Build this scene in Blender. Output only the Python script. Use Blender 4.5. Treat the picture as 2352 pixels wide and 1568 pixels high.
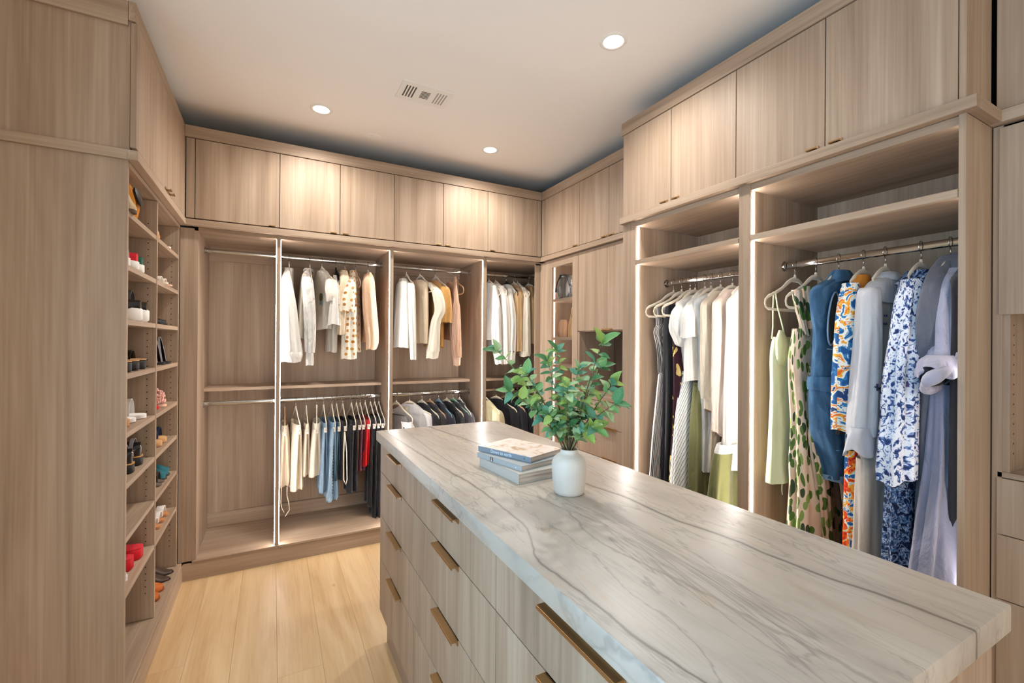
import bpy, bmesh, math, random
from mathutils import Vector, Matrix
random.seed(7)
for o in list(bpy.data.objects): bpy.data.objects.remove(o)
SC = bpy.context.scene
COL = SC.collection
PI = math.pi

# ------------------------------------------------------------------ camera, world, lights, exposure
cd = bpy.data.cameras.new('camera'); cam = bpy.data.objects.new('camera', cd); COL.objects.link(cam); SC.camera = cam
cd.sensor_width = 36; cd.lens = 1027.0 / 2352 * 36; cd.clip_start = .02
yaw, pit, rol = math.radians(28.104), math.radians(.102), math.radians(.387)
F = Vector((math.sin(yaw)*math.cos(pit), math.cos(yaw)*math.cos(pit), math.sin(pit)))
Rt = Vector((math.cos(yaw), -math.sin(yaw), 0)); Up = Rt.cross(F)
R2 = Rt*math.cos(rol) + Up*math.sin(rol); U2 = -Rt*math.sin(rol) + Up*math.cos(rol)
cam.matrix_world = Matrix(((R2.x, U2.x, -F.x, 0), (R2.y, U2.y, -F.y, 0), (R2.z, U2.z, -F.z, 1.5), (0, 0, 0, 1)))
w = bpy.data.worlds.new('world'); SC.world = w; w.use_nodes = True
w.node_tree.nodes['Background'].inputs[0].default_value = (.8, .85, .9, 1); w.node_tree.nodes['Background'].inputs[1].default_value = .05
SC.view_settings.view_transform = 'Standard'; SC.view_settings.look = 'None'; SC.view_settings.gamma = 1
SC.view_settings.use_curve_mapping = False; SC.view_settings.exposure = 0.06
SC.cycles.use_denoising = True; SC.cycles.max_bounces = 8; SC.cycles.diffuse_bounces = 5
SC.cycles.sample_clamp_indirect = 6
CEIL = 2.95
SPOT_W, STRIP_E, WIN_W, FILL_W = 71, 82, 56, 48
LIGHTS = [(.256, 3.035), (1.434, 3.055), (1.434, 1.67)]
for i, (x, y) in enumerate(LIGHTS):
    l = bpy.data.lights.new('downlight_lamp', 'SPOT'); l.energy = SPOT_W; l.color = (1, .96, .905); l.spot_size = math.radians(158)
    l.spot_blend = .9; l.shadow_soft_size = .045
    o = bpy.data.objects.new('downlight_lamp', l); COL.objects.link(o); o.location = (x, y, CEIL-.012)
l = bpy.data.lights.new('window_daylight', 'AREA'); l.energy = WIN_W; l.color = (.43, .73, 1.0); l.shape = 'RECTANGLE'; l.size = 1.9; l.size_y = 1.7
o = bpy.data.objects.new('window_daylight', l); COL.objects.link(o); o.location = (-1.12, .30, 1.40); o.rotation_euler = (0, -PI/2, 0)

l = bpy.data.lights.new('rear_fill_light', 'AREA'); l.energy = FILL_W; l.color = (1, .97, .93); l.shape = 'RECTANGLE'; l.size = 1.3; l.size_y = 2.1  # unseen fill lamp added behind the camera to brighten the bays from the front
o = bpy.data.objects.new('rear_fill_light', l); COL.objects.link(o); o.location = (.45, -2.45, 1.10); o.rotation_euler = (PI/2, 0, 0)

# ------------------------------------------------------------------ helpers
def lin(h):
    h = h.lstrip('#'); c = [int(h[i:i+2], 16)/255 for i in (0, 2, 4)]
    return tuple((v/12.92 if v <= .04045 else ((v+.055)/1.055)**2.4) for v in c) + (1,)

def new_mat(name):
    m = bpy.data.materials.new(name); m.use_nodes = True; nt = m.node_tree
    return m, nt, nt.nodes['Principled BSDF']
def N(nt, t, **kw):
    n = nt.nodes.new('ShaderNode'+t)
    for k, v in kw.items():
        if k in n.inputs: n.inputs[k].default_value = v
        else: setattr(n, k, v)
    return n
def ramp(nt, stops, interp='LINEAR'):
    r = nt.nodes.new('ShaderNodeValToRGB'); r.color_ramp.interpolation = interp
    e = r.color_ramp.elements
    while len(e) > 1: e.remove(e[-1])
    e[0].position = stops[0][0]; e[0].color = stops[0][1]
    for p, c in stops[1:]:
        x = e.new(p); x.color = c
    return r
def bump(nt, src, b, strength=.1, dist=.002):
    n = N(nt, 'Bump'); n.inputs['Strength'].default_value = strength; n.inputs['Distance'].default_value = dist
    nt.links.new(src, n.inputs['Height']); nt.links.new(n.outputs[0], b.inputs['Normal'])

def wood(name, axis, light='#b8a38d', mid='#a38b75', dark='#84705c', rough=.5):
    m, nt, b = new_mat(name); L = nt.links
    tc = N(nt, 'TexCoord'); oi = N(nt, 'ObjectInfo'); mul = N(nt, 'VectorMath', operation='SCALE'); comb = N(nt, 'CombineXYZ')
    for i, k in enumerate((17., 31., 11.)):
        mm = N(nt, 'Math', operation='MULTIPLY'); mm.inputs[1].default_value = k; L.new(oi.outputs['Random'], mm.inputs[0]); L.new(mm.outputs[0], comb.inputs[i])
    add = N(nt, 'VectorMath', operation='ADD'); L.new(tc.outputs['Object'], add.inputs[0]); L.new(comb.outputs[0], add.inputs[1])
    def lay(s_across, s_along, det, dist):
        mp = N(nt, 'Mapping'); s = [s_across]*3; s[axis] = s_along; mp.inputs['Scale'].default_value = s
        L.new(add.outputs[0], mp.inputs[0]); n = N(nt, 'TexNoise'); n.inputs['Scale'].default_value = 1; n.inputs['Detail'].default_value = det
        n.inputs['Distortion'].default_value = dist; n.inputs['Roughness'].default_value = .6; L.new(mp.outputs[0], n.inputs[0]); return n.outputs[0]
    a, f = lay(7.5, .5, 4, .9), lay(90, 1.2, 3, .2)
    mx = N(nt, 'Mix'); mx.inputs[0].default_value = .36; L.new(a, mx.inputs[2]); L.new(f, mx.inputs[3])
    r = ramp(nt, [(.27, lin(dark)), (.47, lin(mid)), (.68, lin(light))]); L.new(mx.outputs[0], r.inputs[0])
    L.new(r.outputs[0], b.inputs['Base Color']); b.inputs['Roughness'].default_value = rough; b.inputs['Specular IOR Level'].default_value = .3
    bump(nt, f, b, .12, .001); return m
WZ, WX, WY = wood('oak_vertical', 2), wood('oak_along_x', 0), wood('oak_along_y', 1)

def plain(name, col, rough=.8, metal=0, spec=.3, sheen=0, wr=0, coat=0, wscale=9):
    m, nt, b = new_mat(name); b.inputs['Base Color'].default_value = lin(col); b.inputs['Roughness'].default_value = rough
    b.inputs['Metallic'].default_value = metal; b.inputs['Specular IOR Level'].default_value = spec; b.inputs['Sheen Weight'].default_value = sheen
    b.inputs['Coat Weight'].default_value = coat
    if wr:
        tc = N(nt, 'TexCoord'); mp = N(nt, 'Mapping'); mp.inputs['Scale'].default_value = (1, 1, .45); n = N(nt, 'TexNoise'); n.inputs['Scale'].default_value = wscale*2
        n.inputs['Detail'].default_value = 5; n.inputs['Distortion'].default_value = .8
        nt.links.new(tc.outputs['Object'], mp.inputs[0]); nt.links.new(mp.outputs[0], n.inputs[0]); bump(nt, n.outputs[0], b, wr, .035)
    return m
def emit(name, col, s):
    m, nt, b = new_mat(name); b.inputs['Base Color'].default_value = (1, 1, 1, 1); b.inputs['Emission Color'].default_value = lin(col); b.inputs['Emission Strength'].default_value = s
    return m
def cloth(name, col, rough=.85, wr=.35, sheen=.15): return plain(name, col, rough, sheen=sheen, wr=wr)

def uvpat(name, build, rough=.8, wr=.3):
    """pattern on the UV layer (metres); build(nt, vec) -> colour socket"""
    m, nt, b = new_mat(name); uv = N(nt, 'UVMap'); c = build(nt, uv.outputs[0]); nt.links.new(c, b.inputs['Base Color']); b.inputs['Roughness'].default_value = rough
    b.inputs['Specular IOR Level'].default_value = .25
    n = N(nt, 'TexNoise'); n.inputs['Scale'].default_value = 16; n.inputs['Detail'].default_value = 4; tc = N(nt, 'TexCoord'); nt.links.new(tc.outputs['Object'], n.inputs[0]); bump(nt, n.outputs[0], b, wr, .015)
    return m
def stripes(name, c1, c2, per, duty=.5, ang=0, rough=.8):
    def bld(nt, v):
        mp = N(nt, 'Mapping'); mp.inputs['Rotation'].default_value = (0, 0, ang); nt.links.new(v, mp.inputs[0])
        sx = N(nt, 'SeparateXYZ'); nt.links.new(mp.outputs[0], sx.inputs[0])
        d = N(nt, 'Math', operation='DIVIDE'); d.inputs[1].default_value = per; nt.links.new(sx.outputs[0], d.inputs[0])
        f = N(nt, 'Math', operation='FRACT'); nt.links.new(d.outputs[0], f.inputs[0])
        r = ramp(nt, [(0, lin(c1)), (duty, lin(c2))], 'CONSTANT'); nt.links.new(f.outputs[0], r.inputs[0]); return r.outputs[0]
    return uvpat(name, bld, rough)
def dots(name, base, cols, scale, rad, rnd=.35):
    def bld(nt, v):
        vo = N(nt, 'TexVoronoi'); vo.voronoi_dimensions = '2D'; vo.inputs['Scale'].default_value = scale; vo.inputs['Randomness'].default_value = rnd; nt.links.new(v, vo.inputs['Vector'])
        lt = N(nt, 'Math', operation='LESS_THAN'); lt.inputs[1].default_value = rad; nt.links.new(vo.outputs['Distance'], lt.inputs[0])
        sep = N(nt, 'SeparateColor'); nt.links.new(vo.outputs['Color'], sep.inputs[0])
        r = ramp(nt, [(i/len(cols), lin(c)) for i, c in enumerate(cols)], 'CONSTANT'); nt.links.new(sep.outputs[0], r.inputs[0])
        mx = N(nt, 'Mix'); mx.data_type = 'RGBA'; mx.inputs[6].default_value = lin(base); nt.links.new(lt.outputs[0], mx.inputs[0]); nt.links.new(r.outputs[0], mx.inputs[7]); return mx.outputs[2]
    return uvpat(name, bld)
def blobs(name, stops, scale, stretch=(1, 1, 1), dist=1.2, det=2, seed=0, interp='CONSTANT', wr=.3):
    def bld(nt, v):
        mp = N(nt, 'Mapping'); mp.inputs['Scale'].default_value = stretch; mp.inputs['Location'].default_value = (seed, seed*.7, seed*.3); nt.links.new(v, mp.inputs[0])
        n = N(nt, 'TexNoise'); n.inputs['Scale'].default_value = scale; n.inputs['Detail'].default_value = det; n.inputs['Distortion'].default_value = dist; nt.links.new(mp.outputs[0], n.inputs[0])
        r = ramp(nt, [(p, lin(c)) for p, c in stops], interp); nt.links.new(n.outputs[0], r.inputs[0]); return r.outputs[0]
    return uvpat(name, bld, wr=wr)

class MB:
    def __init__(s): s.v = []; s.f = []; s.uv = {}; s.m = {}
    def add(s, vs, fs, uvs=None, mi=0):
        o = len(s.v); s.v += [tuple(p) for p in vs]
        for k, f in enumerate(fs):
            if uvs: s.uv[len(s.f)] = uvs[k]
            if mi: s.m[len(s.f)] = mi
            s.f.append([i+o for i in f])
    def box(s, x0, x1, y0, y1, z0, z1, ch=0, mi=0):
        x0, x1 = sorted((x0, x1)); y0, y1 = sorted((y0, y1)); z0, z1 = sorted((z0, z1))
        if ch <= 0:
            vs = [(x, y, z) for x in (x0, x1) for y in (y0, y1) for z in (z0, z1)]
            s.add(vs, [(0, 1, 3, 2), (4, 6, 7, 5), (0, 4, 5, 1), (2, 3, 7, 6), (0, 2, 6, 4), (1, 5, 7, 3)], mi=mi); return
        bm = bmesh.new(); bmesh.ops.create_cube(bm, size=1)
        for q in bm.verts: q.co = Vector(((x0+x1)/2+q.co.x*(x1-x0), (y0+y1)/2+q.co.y*(y1-y0), (z0+z1)/2+q.co.z*(z1-z0)))
        bmesh.ops.bevel(bm, geom=bm.edges[:], offset=ch, segments=2, affect='EDGES', profile=.5)
        bm.verts.index_update(); s.add([q.co[:] for q in bm.verts], [[q.index for q in f.verts] for f in bm.faces], mi=mi); bm.free()
    def tube(s, pts, r, n=8, closed=False, sy=None, cap=True, mi=0):
        P = [Vector(p) for p in pts]; K = len(P); rr = r if isinstance(r, (list, tuple)) else [r]*K; rings = []
        ref = None
        for i, p in enumerate(P):
            a = P[(i-1) % K] if (closed or i > 0) else p; b_ = P[(i+1) % K] if (closed or i < K-1) else p
            t = (b_-a).normalized()
            if ref is None: ref = Vector((0, 1, 0)) if abs(t.y) < .9 else Vector((1, 0, 0))
            u = (ref - t*ref.dot(t)).normalized(); ref = u; v = t.cross(u)
            k = sy if sy else 1
            rings.append([p + (u*math.cos(2*PI*j/n)*k + v*math.sin(2*PI*j/n))*rr[i] for j in range(n)])
        vs = [q for g in rings for q in g]; fs = []
        for i in range(K if closed else K-1):
            for j in range(n): fs.append((i*n+j, i*n+(j+1) % n, ((i+1) % K)*n+(j+1) % n, ((i+1) % K)*n+j))
        if cap and not closed: fs += [tuple(range(n))[::-1], tuple((K-1)*n+j for j in range(n))]
        s.add(vs, fs, mi=mi)
    def lathe(s, prof, c, n=32, axis='z', mi=0):
        vs = []
        for r, h in prof:
            for j in range(n):
                a = 2*PI*j/n; p = (r*math.cos(a), r*math.sin(a), h)
                if axis == 'x': p = (h, p[0], p[1])
                if axis == 'y': p = (p[0], h, p[1])
                vs.append((c[0]+p[0], c[1]+p[1], c[2]+p[2]))
        s.add(vs, [(i*n+j, i*n+(j+1) % n, (i+1)*n+(j+1) % n, (i+1)*n+j) for i in range(len(prof)-1) for j in range(n)], mi=mi)
    def loft(s, rows, n=40, sub=4, fold=.0075, m=7, wave=0.0, kx=40, seed=0, sq=.85, capt=False, capb=False, mx=1, hem=.004, mi=0):
        rng = random.Random(seed*13+5); ph = [rng.uniform(0, 6.28) for _ in range(6)]
        R = []; K = len(rows)
        for i in range(K-1):
            p0, p1, p2, p3 = rows[max(i-1, 0)], rows[i], rows[i+1], rows[min(i+2, K-1)]
            for q in range(sub):
                t = q/sub; R.append([.5*((2*b)+(-a+c)*t+(2*a-5*b+4*c-d)*t*t+(-a+3*b-3*c+d)*t**3) for a, b, c, d in zip(p0, p1, p2, p3)])
        R.append(list(rows[-1])); J = len(R); z0, z1 = R[0][0], R[-1][0]
        per = 3.2*(max(r[3] for r in R)+max(r[4] for r in R)); vs = []; U = []
        for j, (z, cx, cy, a, b) in enumerate(R):
            a = max(a, .0015); b = max(b, .0015)
            f = (z-z0)/(z1-z0+1e-9); fa = fold*min(1, f*1.6+.1); wa = wave*min(1, f*1.4+.05)
            for i in range(n):
                t = 2*PI*i/n; c, q = math.cos(t), math.sin(t)
                x = a*math.copysign(abs(c)**sq, c); y = b*math.copysign(abs(q)**sq, q)
                d = fa*(math.sin(m*t+ph[0]+1.3*f)+.5*math.sin((2*m+1)*t+ph[1]-1.7*f)); d = max(-.6*min(a, b), min(.8*min(a, b)+fa, d))
                x += d*c; y += d*q
                y += wa*(math.sin(kx*x+ph[2]+f*1.2)+.4*math.sin(kx*2.1*x+ph[3]))
                zz = z + (hem*math.sin(3*t+ph[4])*(f**3))
                vs.append(((cx+x)*mx, cy+y, zz)); U.append((per*i/n, zz))
        fs = []; uv = []
        for j in range(J-1):
            for i in range(n):
                k = (i+1) % n; q = (j*n+i, j*n+k, (j+1)*n+k, (j+1)*n+i); fs.append(q)
                uu = [U[q[0]], U[q[1]] if k else (per, U[q[1]][1]), U[q[2]] if k else (per, U[q[2]][1]), U[q[3]]]; uv.append(uu)
        if capt: fs.append(tuple(range(n))[::-1]); uv.append([U[i] for i in range(n)][::-1])
        if capb: fs.append(tuple((J-1)*n+i for i in range(n))); uv.append([U[(J-1)*n+i] for i in range(n)])
        s.add(vs, fs, uv, mi)
    def mesh(s, name, mats, smooth=False, angle=None, off=(0, 0, 0)):
        me = bpy.data.meshes.new(name)
        me.from_pydata([(a-off[0], b-off[1], c-off[2]) for a, b, c in s.v], [], s.f)
        for m in (mats if isinstance(mats, (list, tuple)) else [mats]): me.materials.append(m)
        if s.uv:
            L = me.uv_layers.new(name='UVMap')
            for k, p in enumerate(me.polygons):
                u = s.uv.get(k)
                if u:
                    for q, li in enumerate(p.loop_indices): L.data[li].uv = u[q]
        for k, i in s.m.items(): me.polygons[k].material_index = i
        bm = bmesh.new(); bm.from_mesh(me); bmesh.ops.recalc_face_normals(bm, faces=bm.faces); bm.to_mesh(me); bm.free()
        if smooth:
            me.shade_smooth()
            if angle: me.set_sharp_from_angle(angle=math.radians(angle))
        me.update(); return me

def thing(name, label, cat, loc=(0, 0, 0), rz=0, group=None):
    o = bpy.data.objects.new(name, None); COL.objects.link(o); o.location = loc; o.rotation_euler = (0, 0, rz); o.empty_display_size = .05
    tag(o, label, cat, group); return o
def tag(o, label, cat, group=None):
    o['label'] = label; o['category'] = cat
    if group: o['group'] = group
    return o
def ob(name, me, parent=None, loc=(0, 0, 0), rz=0, label=None):
    o = bpy.data.objects.new(name, me); COL.objects.link(o); o.location = loc; o.rotation_euler = (0, 0, rz)
    if parent: o.parent = parent
    if label: o['label'] = label
    return o
def abspos(p):
    v = Vector((0, 0, 0))
    while p is not None: v += p.location; p = p.parent
    return v
def part(name, mb, mat, parent=None, smooth=False, angle=None, label=None, kind=None):
    """mesh given in world coordinates; its origin is set at its own lowest centre"""
    xs, ys, zs = zip(*mb.v); c = Vector(((min(xs)+max(xs))/2, (min(ys)+max(ys))/2, min(zs)))
    me = mb.mesh(name, mat, smooth, angle, c); o = ob(name, me, parent, c - abspos(parent), 0, label)
    if kind: o['kind'] = kind
    return o
def bx(name, dims, mat, parent=None, ch=0, label=None, kind=None):
    m = MB(); m.box(*dims, ch); return part(name, m, mat, parent, label=label, kind=kind)

# ------------------------------------------------------------------ common materials
BRASS = plain('brushed_brass', '#b08f66', .36, metal=1)
CHROME = plain('chrome', '#c4c2bf', .08, metal=1)
DARKGAP = plain('cabinet_shadow_core', '#221a14', .95)
LED = emit('led_diffuser', '#fffaf6', STRIP_E)
LED_DIM = emit('led_diffuser_dim', '#fff6f0', STRIP_E*.12)
WHITEP = plain('white_paint', '#e9e4dc', .6)
m, nt, b = new_mat('ceiling_paint'); b.inputs['Base Color'].default_value = lin('#efe9e2'); b.inputs['Roughness'].default_value = .9; CEILM = m
WALLM = plain('wall_paint', '#ded6ca', .85)
LENS = emit('downlight_lens', '#ffffff', 9)
BLACK = cloth('black_cloth', '#17161a')

# ------------------------------------------------------------------ the room
XL, XR, YB, YF = -.90, 2.47, 4.0, -2.3
bx('floor', (XL-.1, XR+.1, YF-.1, YB+.1, -.12, -.014), plain('subfloor', '#8a7054', .9), kind='structure')
FLOOR = bpy.data.objects['floor']
def floor_mat():
    m, nt, b = new_mat('floor_oak'); L = nt.links; tc = N(nt, 'TexCoord'); oi = N(nt, 'ObjectInfo'); cb = N(nt, 'CombineXYZ')
    for i, k in enumerate((13., 37., 5.)):
        mm = N(nt, 'Math', operation='MULTIPLY'); mm.inputs[1].default_value = k; L.new(oi.outputs['Random'], mm.inputs[0]); L.new(mm.outputs[0], cb.inputs[i])
    ad = N(nt, 'VectorMath', operation='ADD'); L.new(tc.outputs['Object'], ad.inputs[0]); L.new(cb.outputs[0], ad.inputs[1])
    def ny(sx, sy, dist, det=4):
        mp = N(nt, 'Mapping'); mp.inputs['Scale'].default_value = (sx, sy, 1); L.new(ad.outputs[0], mp.inputs[0])
        n = N(nt, 'TexNoise'); n.inputs['Scale'].default_value = 1; n.inputs['Detail'].default_value = det; n.inputs['Distortion'].default_value = dist; L.new(mp.outputs[0], n.inputs[0]); return n.outputs[0]
    a, f = ny(7, .9, 1.2), ny(120, 4, .3)
    mx = N(nt, 'Mix'); mx.inputs[0].default_value = .3; L.new(a, mx.inputs[2]); L.new(f, mx.inputs[3])
    r = ramp(nt, [(.3, lin('#b8946a')), (.48, lin('#cba97c')), (.66, lin('#d6b98f'))]); L.new(mx.outputs[0], r.inputs[0])
    # a few knots
    vo = N(nt, 'TexVoronoi'); mp = N(nt, 'Mapping'); mp.inputs['Scale'].default_value = (2.6, 1.3, 1); L.new(ad.outputs[0], mp.inputs[0]); L.new(mp.outputs[0], vo.inputs['Vector']); vo.inputs['Scale'].default_value = 1.
    kr = ramp(nt, [(0, (1, 1, 1, 1)), (.035, (0, 0, 0, 1))]); L.new(vo.outputs['Distance'], kr.inputs[0])
    hs = N(nt, 'HueSaturation'); L.new(oi.outputs['Random'], (mr := N(nt, 'MapRange')).inputs[0]); mr.inputs[3].default_value = .94; mr.inputs[4].default_value = 1.03
    L.new(mr.outputs[0], hs.inputs['Value']); L.new(r.outputs[0], hs.inputs['Color'])
    m2 = N(nt, 'Mix'); m2.data_type = 'RGBA'; L.new(kr.outputs[0], m2.inputs[0]); L.new(hs.outputs[0], m2.inputs[6]); m2.inputs[7].default_value = lin('#9b744c')
    L.new(m2.outputs[2], b.inputs['Base Color']); b.inputs['Roughness'].default_value = .42; b.inputs['Specular IOR Level'].default_value = .35; bump(nt, f, b, .1, .001); return m
FM = floor_mat()
xs = [.026+.1885*k for k in range(-6, 14)]
rng = random.Random(3); rows_y = {-2: [-1.2, .9, 2.53], -1: [-.6, 1.45], 0: [-1.9, .2], 1: [-.9, 2.24], 2: [-1.5, .65], 3: [-.4, 1.7]}
for k, x in enumerate(xs):
    x1 = min(x+.1885, XR)
    if x1 <= XL+.03 or x > XR-.05: continue
    x0 = max(x, XL)
    cuts = rows_y.get(k-6+1, [rng.uniform(-1.9, -.4), rng.uniform(.6, 2.4)])
    ys = [YF]+cuts+[YB]
    for a, b_ in zip(ys, ys[1:]):
        bx('floor_plank', (x0+.0003, x1-.0003, a+.0003, b_-.0003, -.014, 0), FM, FLOOR, ch=.0006)
bx('ceiling', (XL-.1, XR+.1, YF-.1, YB+.1, CEIL, CEIL+.1), CEILM, kind='structure')
bx('wall_back', (XL-.1, XR+.1, YB, YB+.1, 0, CEIL), WALLM, kind='structure')
bx('wall_right', (XR+.004, XR+.104, YF, YB, 0, CEIL), WALLM, kind='structure')
mb = MB()                                     # unseen wall behind the camera, with an opening added for the fill light
for d in [(XL-.1, -.20, YF-.1, YF, 0, CEIL), (1.10, XR+.1, YF-.1, YF, 0, CEIL), (-.20, 1.10, YF-.1, YF, 2.2, CEIL)]: mb.box(*d)
part('wall_front', mb, WALLM, kind='structure')
mb = MB()                                     # left wall with the window opening behind the camera's left
for d in [(XL-.1, XL, YF, -.70, 0, CEIL), (XL-.1, XL, 1.30, YB, 0, CEIL), (XL-.1, XL, -.70, 1.30, 0, .50), (XL-.1, XL, -.70, 1.30, 2.30, CEIL)]: mb.box(*d)
part('wall_left', mb, WALLM, kind='structure')
wn = bpy.data.objects.new('window_1', None); COL.objects.link(wn); wn.location = (XL-.05, .30, .50); wn['kind'] = 'structure'
mb = MB()
for d in [(-.98, -.92, -.70, -.66, .50, 2.30), (-.98, -.92, 1.26, 1.30, .50, 2.30), (-.98, -.92, -.66, 1.26, .50, .54), (-.98, -.92, -.66, 1.26, 2.26, 2.30), (-.97, -.93, .28, .32, .54, 2.26)]: mb.box(*d)
part('window_frame', mb, WHITEP, wn)

# ------------------------------------------------------------------ trim: crowns, ledges, baseboards
ZD0, ZD1, ZC = 2.2627, 2.7585, 2.8365
LX, BY, RX, SX, NX = -.487, 3.398, 1.873, 2.106, 2.075      # door planes: left, back, right deep, right shallow, near right
LL, BL, RL = -.513, 3.412, 1.885                             # faces of the open lower parts
YL0, YR0, YR1 = 2.283, .555, 2.086
def trim(n, d, mat, ch=.0012): return bx('trim_%d' % n, d, mat, ch=ch, kind='structure')
trim(1, (LX-.006-.02, LX-.003, YL0-.012, BY-.004, ZD1+.004, ZC), WY)
trim(2, (XL, LX-.027, YL0-.012, YL0+.008, ZD1-.018, ZC), WX)
trim(3, (LX-.003, SX-.004, BY-.004, BY+.018, ZD1+.004, ZC), WX)
trim(4, (SX-.004, SX+.018, YR1+.012, BY-.004, ZD1+.004, ZC), WY)
trim(5, (RX-.004, RX+.018, YR0-.012, YR1+.012, ZD1+.004, ZC), WY)
trim(6, (RX+.018, SX+.05, YR1+.001, YR1+.012, ZD1+.004, ZC), WX)
trim(7, (RX+.018, NX, YR0-.012, YR0, ZD1+.004, ZC), WX)
trim(8, (NX-.004, NX+.018, -1.4, YR0-.012, ZD1+.004, ZC), WY)
trim(9, (LL, LX+.008, YL0-.014, BY-.026, 2.212, 2.250), WY)          # ledges under the upper doors
trim(10, (XL, LL, YL0-.014, YL0+.01, 2.212, 2.250), WX)
trim(11, (LL, SX-.026, BY-.026, BL, 2.212, 2.250), WX)
trim(12, (SX-.026, SX+.02, YR1, BY-.026, 2.212, 2.250), WY)
trim(13, (RX-.026, RL, YR0-.03, YR1, 2.216, 2.254), WY)
trim(14, (RL, NX-.024, YR0-.03, YR0, 2.216, 2.254), WX)
trim(15, (NX-.024, NX+.02, -1.4, YR0, 2.216, 2.254), WY)
bx('baseboard_left', (LX-.016, LX, YL0, BL, 0, .098), WY, ch=.001, kind='structure')
bx('baseboard_back', (LX-.001, SX, BL-.006, BL+.01, 0, .105), WX, ch=.001, kind='structure')
bx('baseboard_right', (RX+.02, RX+.036, YR0, YR1, 0, .105), WY, ch=.001, kind='structure')
trim(16, (LL, -.44, BL, BL+.018, .118, 2.2), WZ)                      # fillers in the corners
trim(17, (2.055, SX, BL, BL+.018, .105, 2.2), WZ)
trim(18, (SX, SX+.018, 3.335, BL, .105, 2.2), WZ)

# ------------------------------------------------------------------ cabinet builders
def frontbox(mb, plane, c, u0, u1, z0, z1, t0, t1, ch=.0012, mi=0):
    """box on a face: plane 'L' faces +x, 'B' faces -y, 'R' faces -x; t = depth behind the face (negative = proud)"""
    if plane == 'L': mb.box(c-t1, c-t0, u0, u1, z0, z1, ch, mi)
    elif plane == 'R': mb.box(c+t0, c+t1, u0, u1, z0, z1, ch, mi)
    else: mb.box(u0, u1, c+t0, c+t1, z0, z1, ch, mi)
def fpart(name, plane, c, u0, u1, z0, z1, t0, t1, mat, parent, ch=.0012, **k):
    mb = MB(); frontbox(mb, plane, c, u0, u1, z0, z1, t0, t1, ch); return part(name, mb, mat, parent, **k)
def tab(plane, c, u, z, parent, w=.038):
    """small brass edge pull on the bottom edge of a door"""
    mb = MB(); frontbox(mb, plane, c, u-w/2, u+w/2, z-.003, z, -.024, .018, .0008); frontbox(mb, plane, c, u-w/2, u+w/2, z-.003, z+.012, -.003, 0, .0008)
    frontbox(mb, plane, c, u-w/2, u+w/2, z-.003, z+.004, -.024, -.022, 0)
    return part('handle', mb, BRASS, parent)
def upper(plane, c, cuts, pulls, label, depth, z0=ZD0, z1=ZD1, group=None, name='upper_cabinet', i0=.001):
    depth -= .004
    mid = (cuts[0]+cuts[-1])/2; loc = {'L': (c, mid, z0), 'R': (c, mid, z0), 'B': (mid, c, z0)}[plane]
    t = thing(name, label, 'cabinet', loc, group=group)
    fpart('carcass', plane, c, cuts[0]+i0, cuts[-1]-.001, z0+.002, ZC-.005 if z1 == ZD1 else z1-.001, .021, depth, DARKGAP, t, ch=0)
    for i, (a, b_) in enumerate(zip(cuts, cuts[1:])):
        d = fpart('door', plane, c, a+.0019, b_-.0019, z0, z1, 0, .0195, WZ, t)
        for p in pulls:
            if a < p < b_: tab(plane, c, p, z0, d)
    return t

# left wall upper cabinet
upper('L', LX, [YL0-.006, 2.875, BY-.006], [2.835, 2.915], 'upper cabinet above the shoe shelves with a pair of tall doors and brass pulls', LX-XL, i0=.022)
bx('end_panel', (XL+.002, LX-.0215, YL0, YL0+.015, 2.2505, ZD1+.003), WZ, bpy.data.objects['upper_cabinet'])
# back wall uppers
upper('B', BY, [-.485, -.4378, .0324], [-.012], 'upper cabinet over the empty bay, one wide door and a narrow filler', YB-BY)
upper('B', BY, [.0324, .4149, .8002], [.372, .452], 'upper cabinet with two doors above the polka dot blouse and jeans bay', YB-BY)
upper('B', BY, [.8002, 1.1887, 1.58], [1.147, 1.223], 'upper cabinet on the back wall above the mustard top, second pair of doors', YB-BY)
upper('B', BY, [1.58, 2.06, SX-.001], [1.618], 'upper cabinet in the far right corner of the back wall, one door and filler', YB-BY)
upper('R', SX, [2.837, 3.35, BY-.002], [2.88], 'small upper cabinet above the lit glass door, single oak door', XR-SX)
upper('R', SX, [2.104, 2.490, 2.837], [2.53, 2.455], 'upper cabinet above the open dark niche, tucked behind the deeper wardrobe', XR-SX)
upper('R', RX, [1.3318, 1.7132, YR1], [1.752, 1.674], 'deep upper cabinet above the bay of white and striped dresses, pair of doors', XR-RX)
upper('R', RX, [.573, .9547, 1.3318], [.995, .913], 'deep upper cabinet above the denim and floral dresses, pair of wide doors', XR-RX)
u = bpy.data.objects['upper_cabinet.008']; fpart('end_panel', 'R', RX, YR0, .5725, 2.2545, ZD1, 0, NX-RX, WZ, u)
upper('R', NX, [-1.4, -.45, .07, .545], [.1], 'upper cabinet at the right edge of the picture above the drawers', XR-NX)

def holes(parent, xs_, y, z0, z1):
    """rows of shelf pin holes in a panel face (dark plugs)"""
    mb = MB()
    for x in xs_:
        z = z0
        while z < z1: mb.lathe([(0, -.0006), (.0028, -.0006), (.0028, 0), (0, 0)], (x, y, z), 6, 'y'); z += .032
    part('pin_holes', mb, DARKGAP, parent, kind='stuff')
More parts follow.
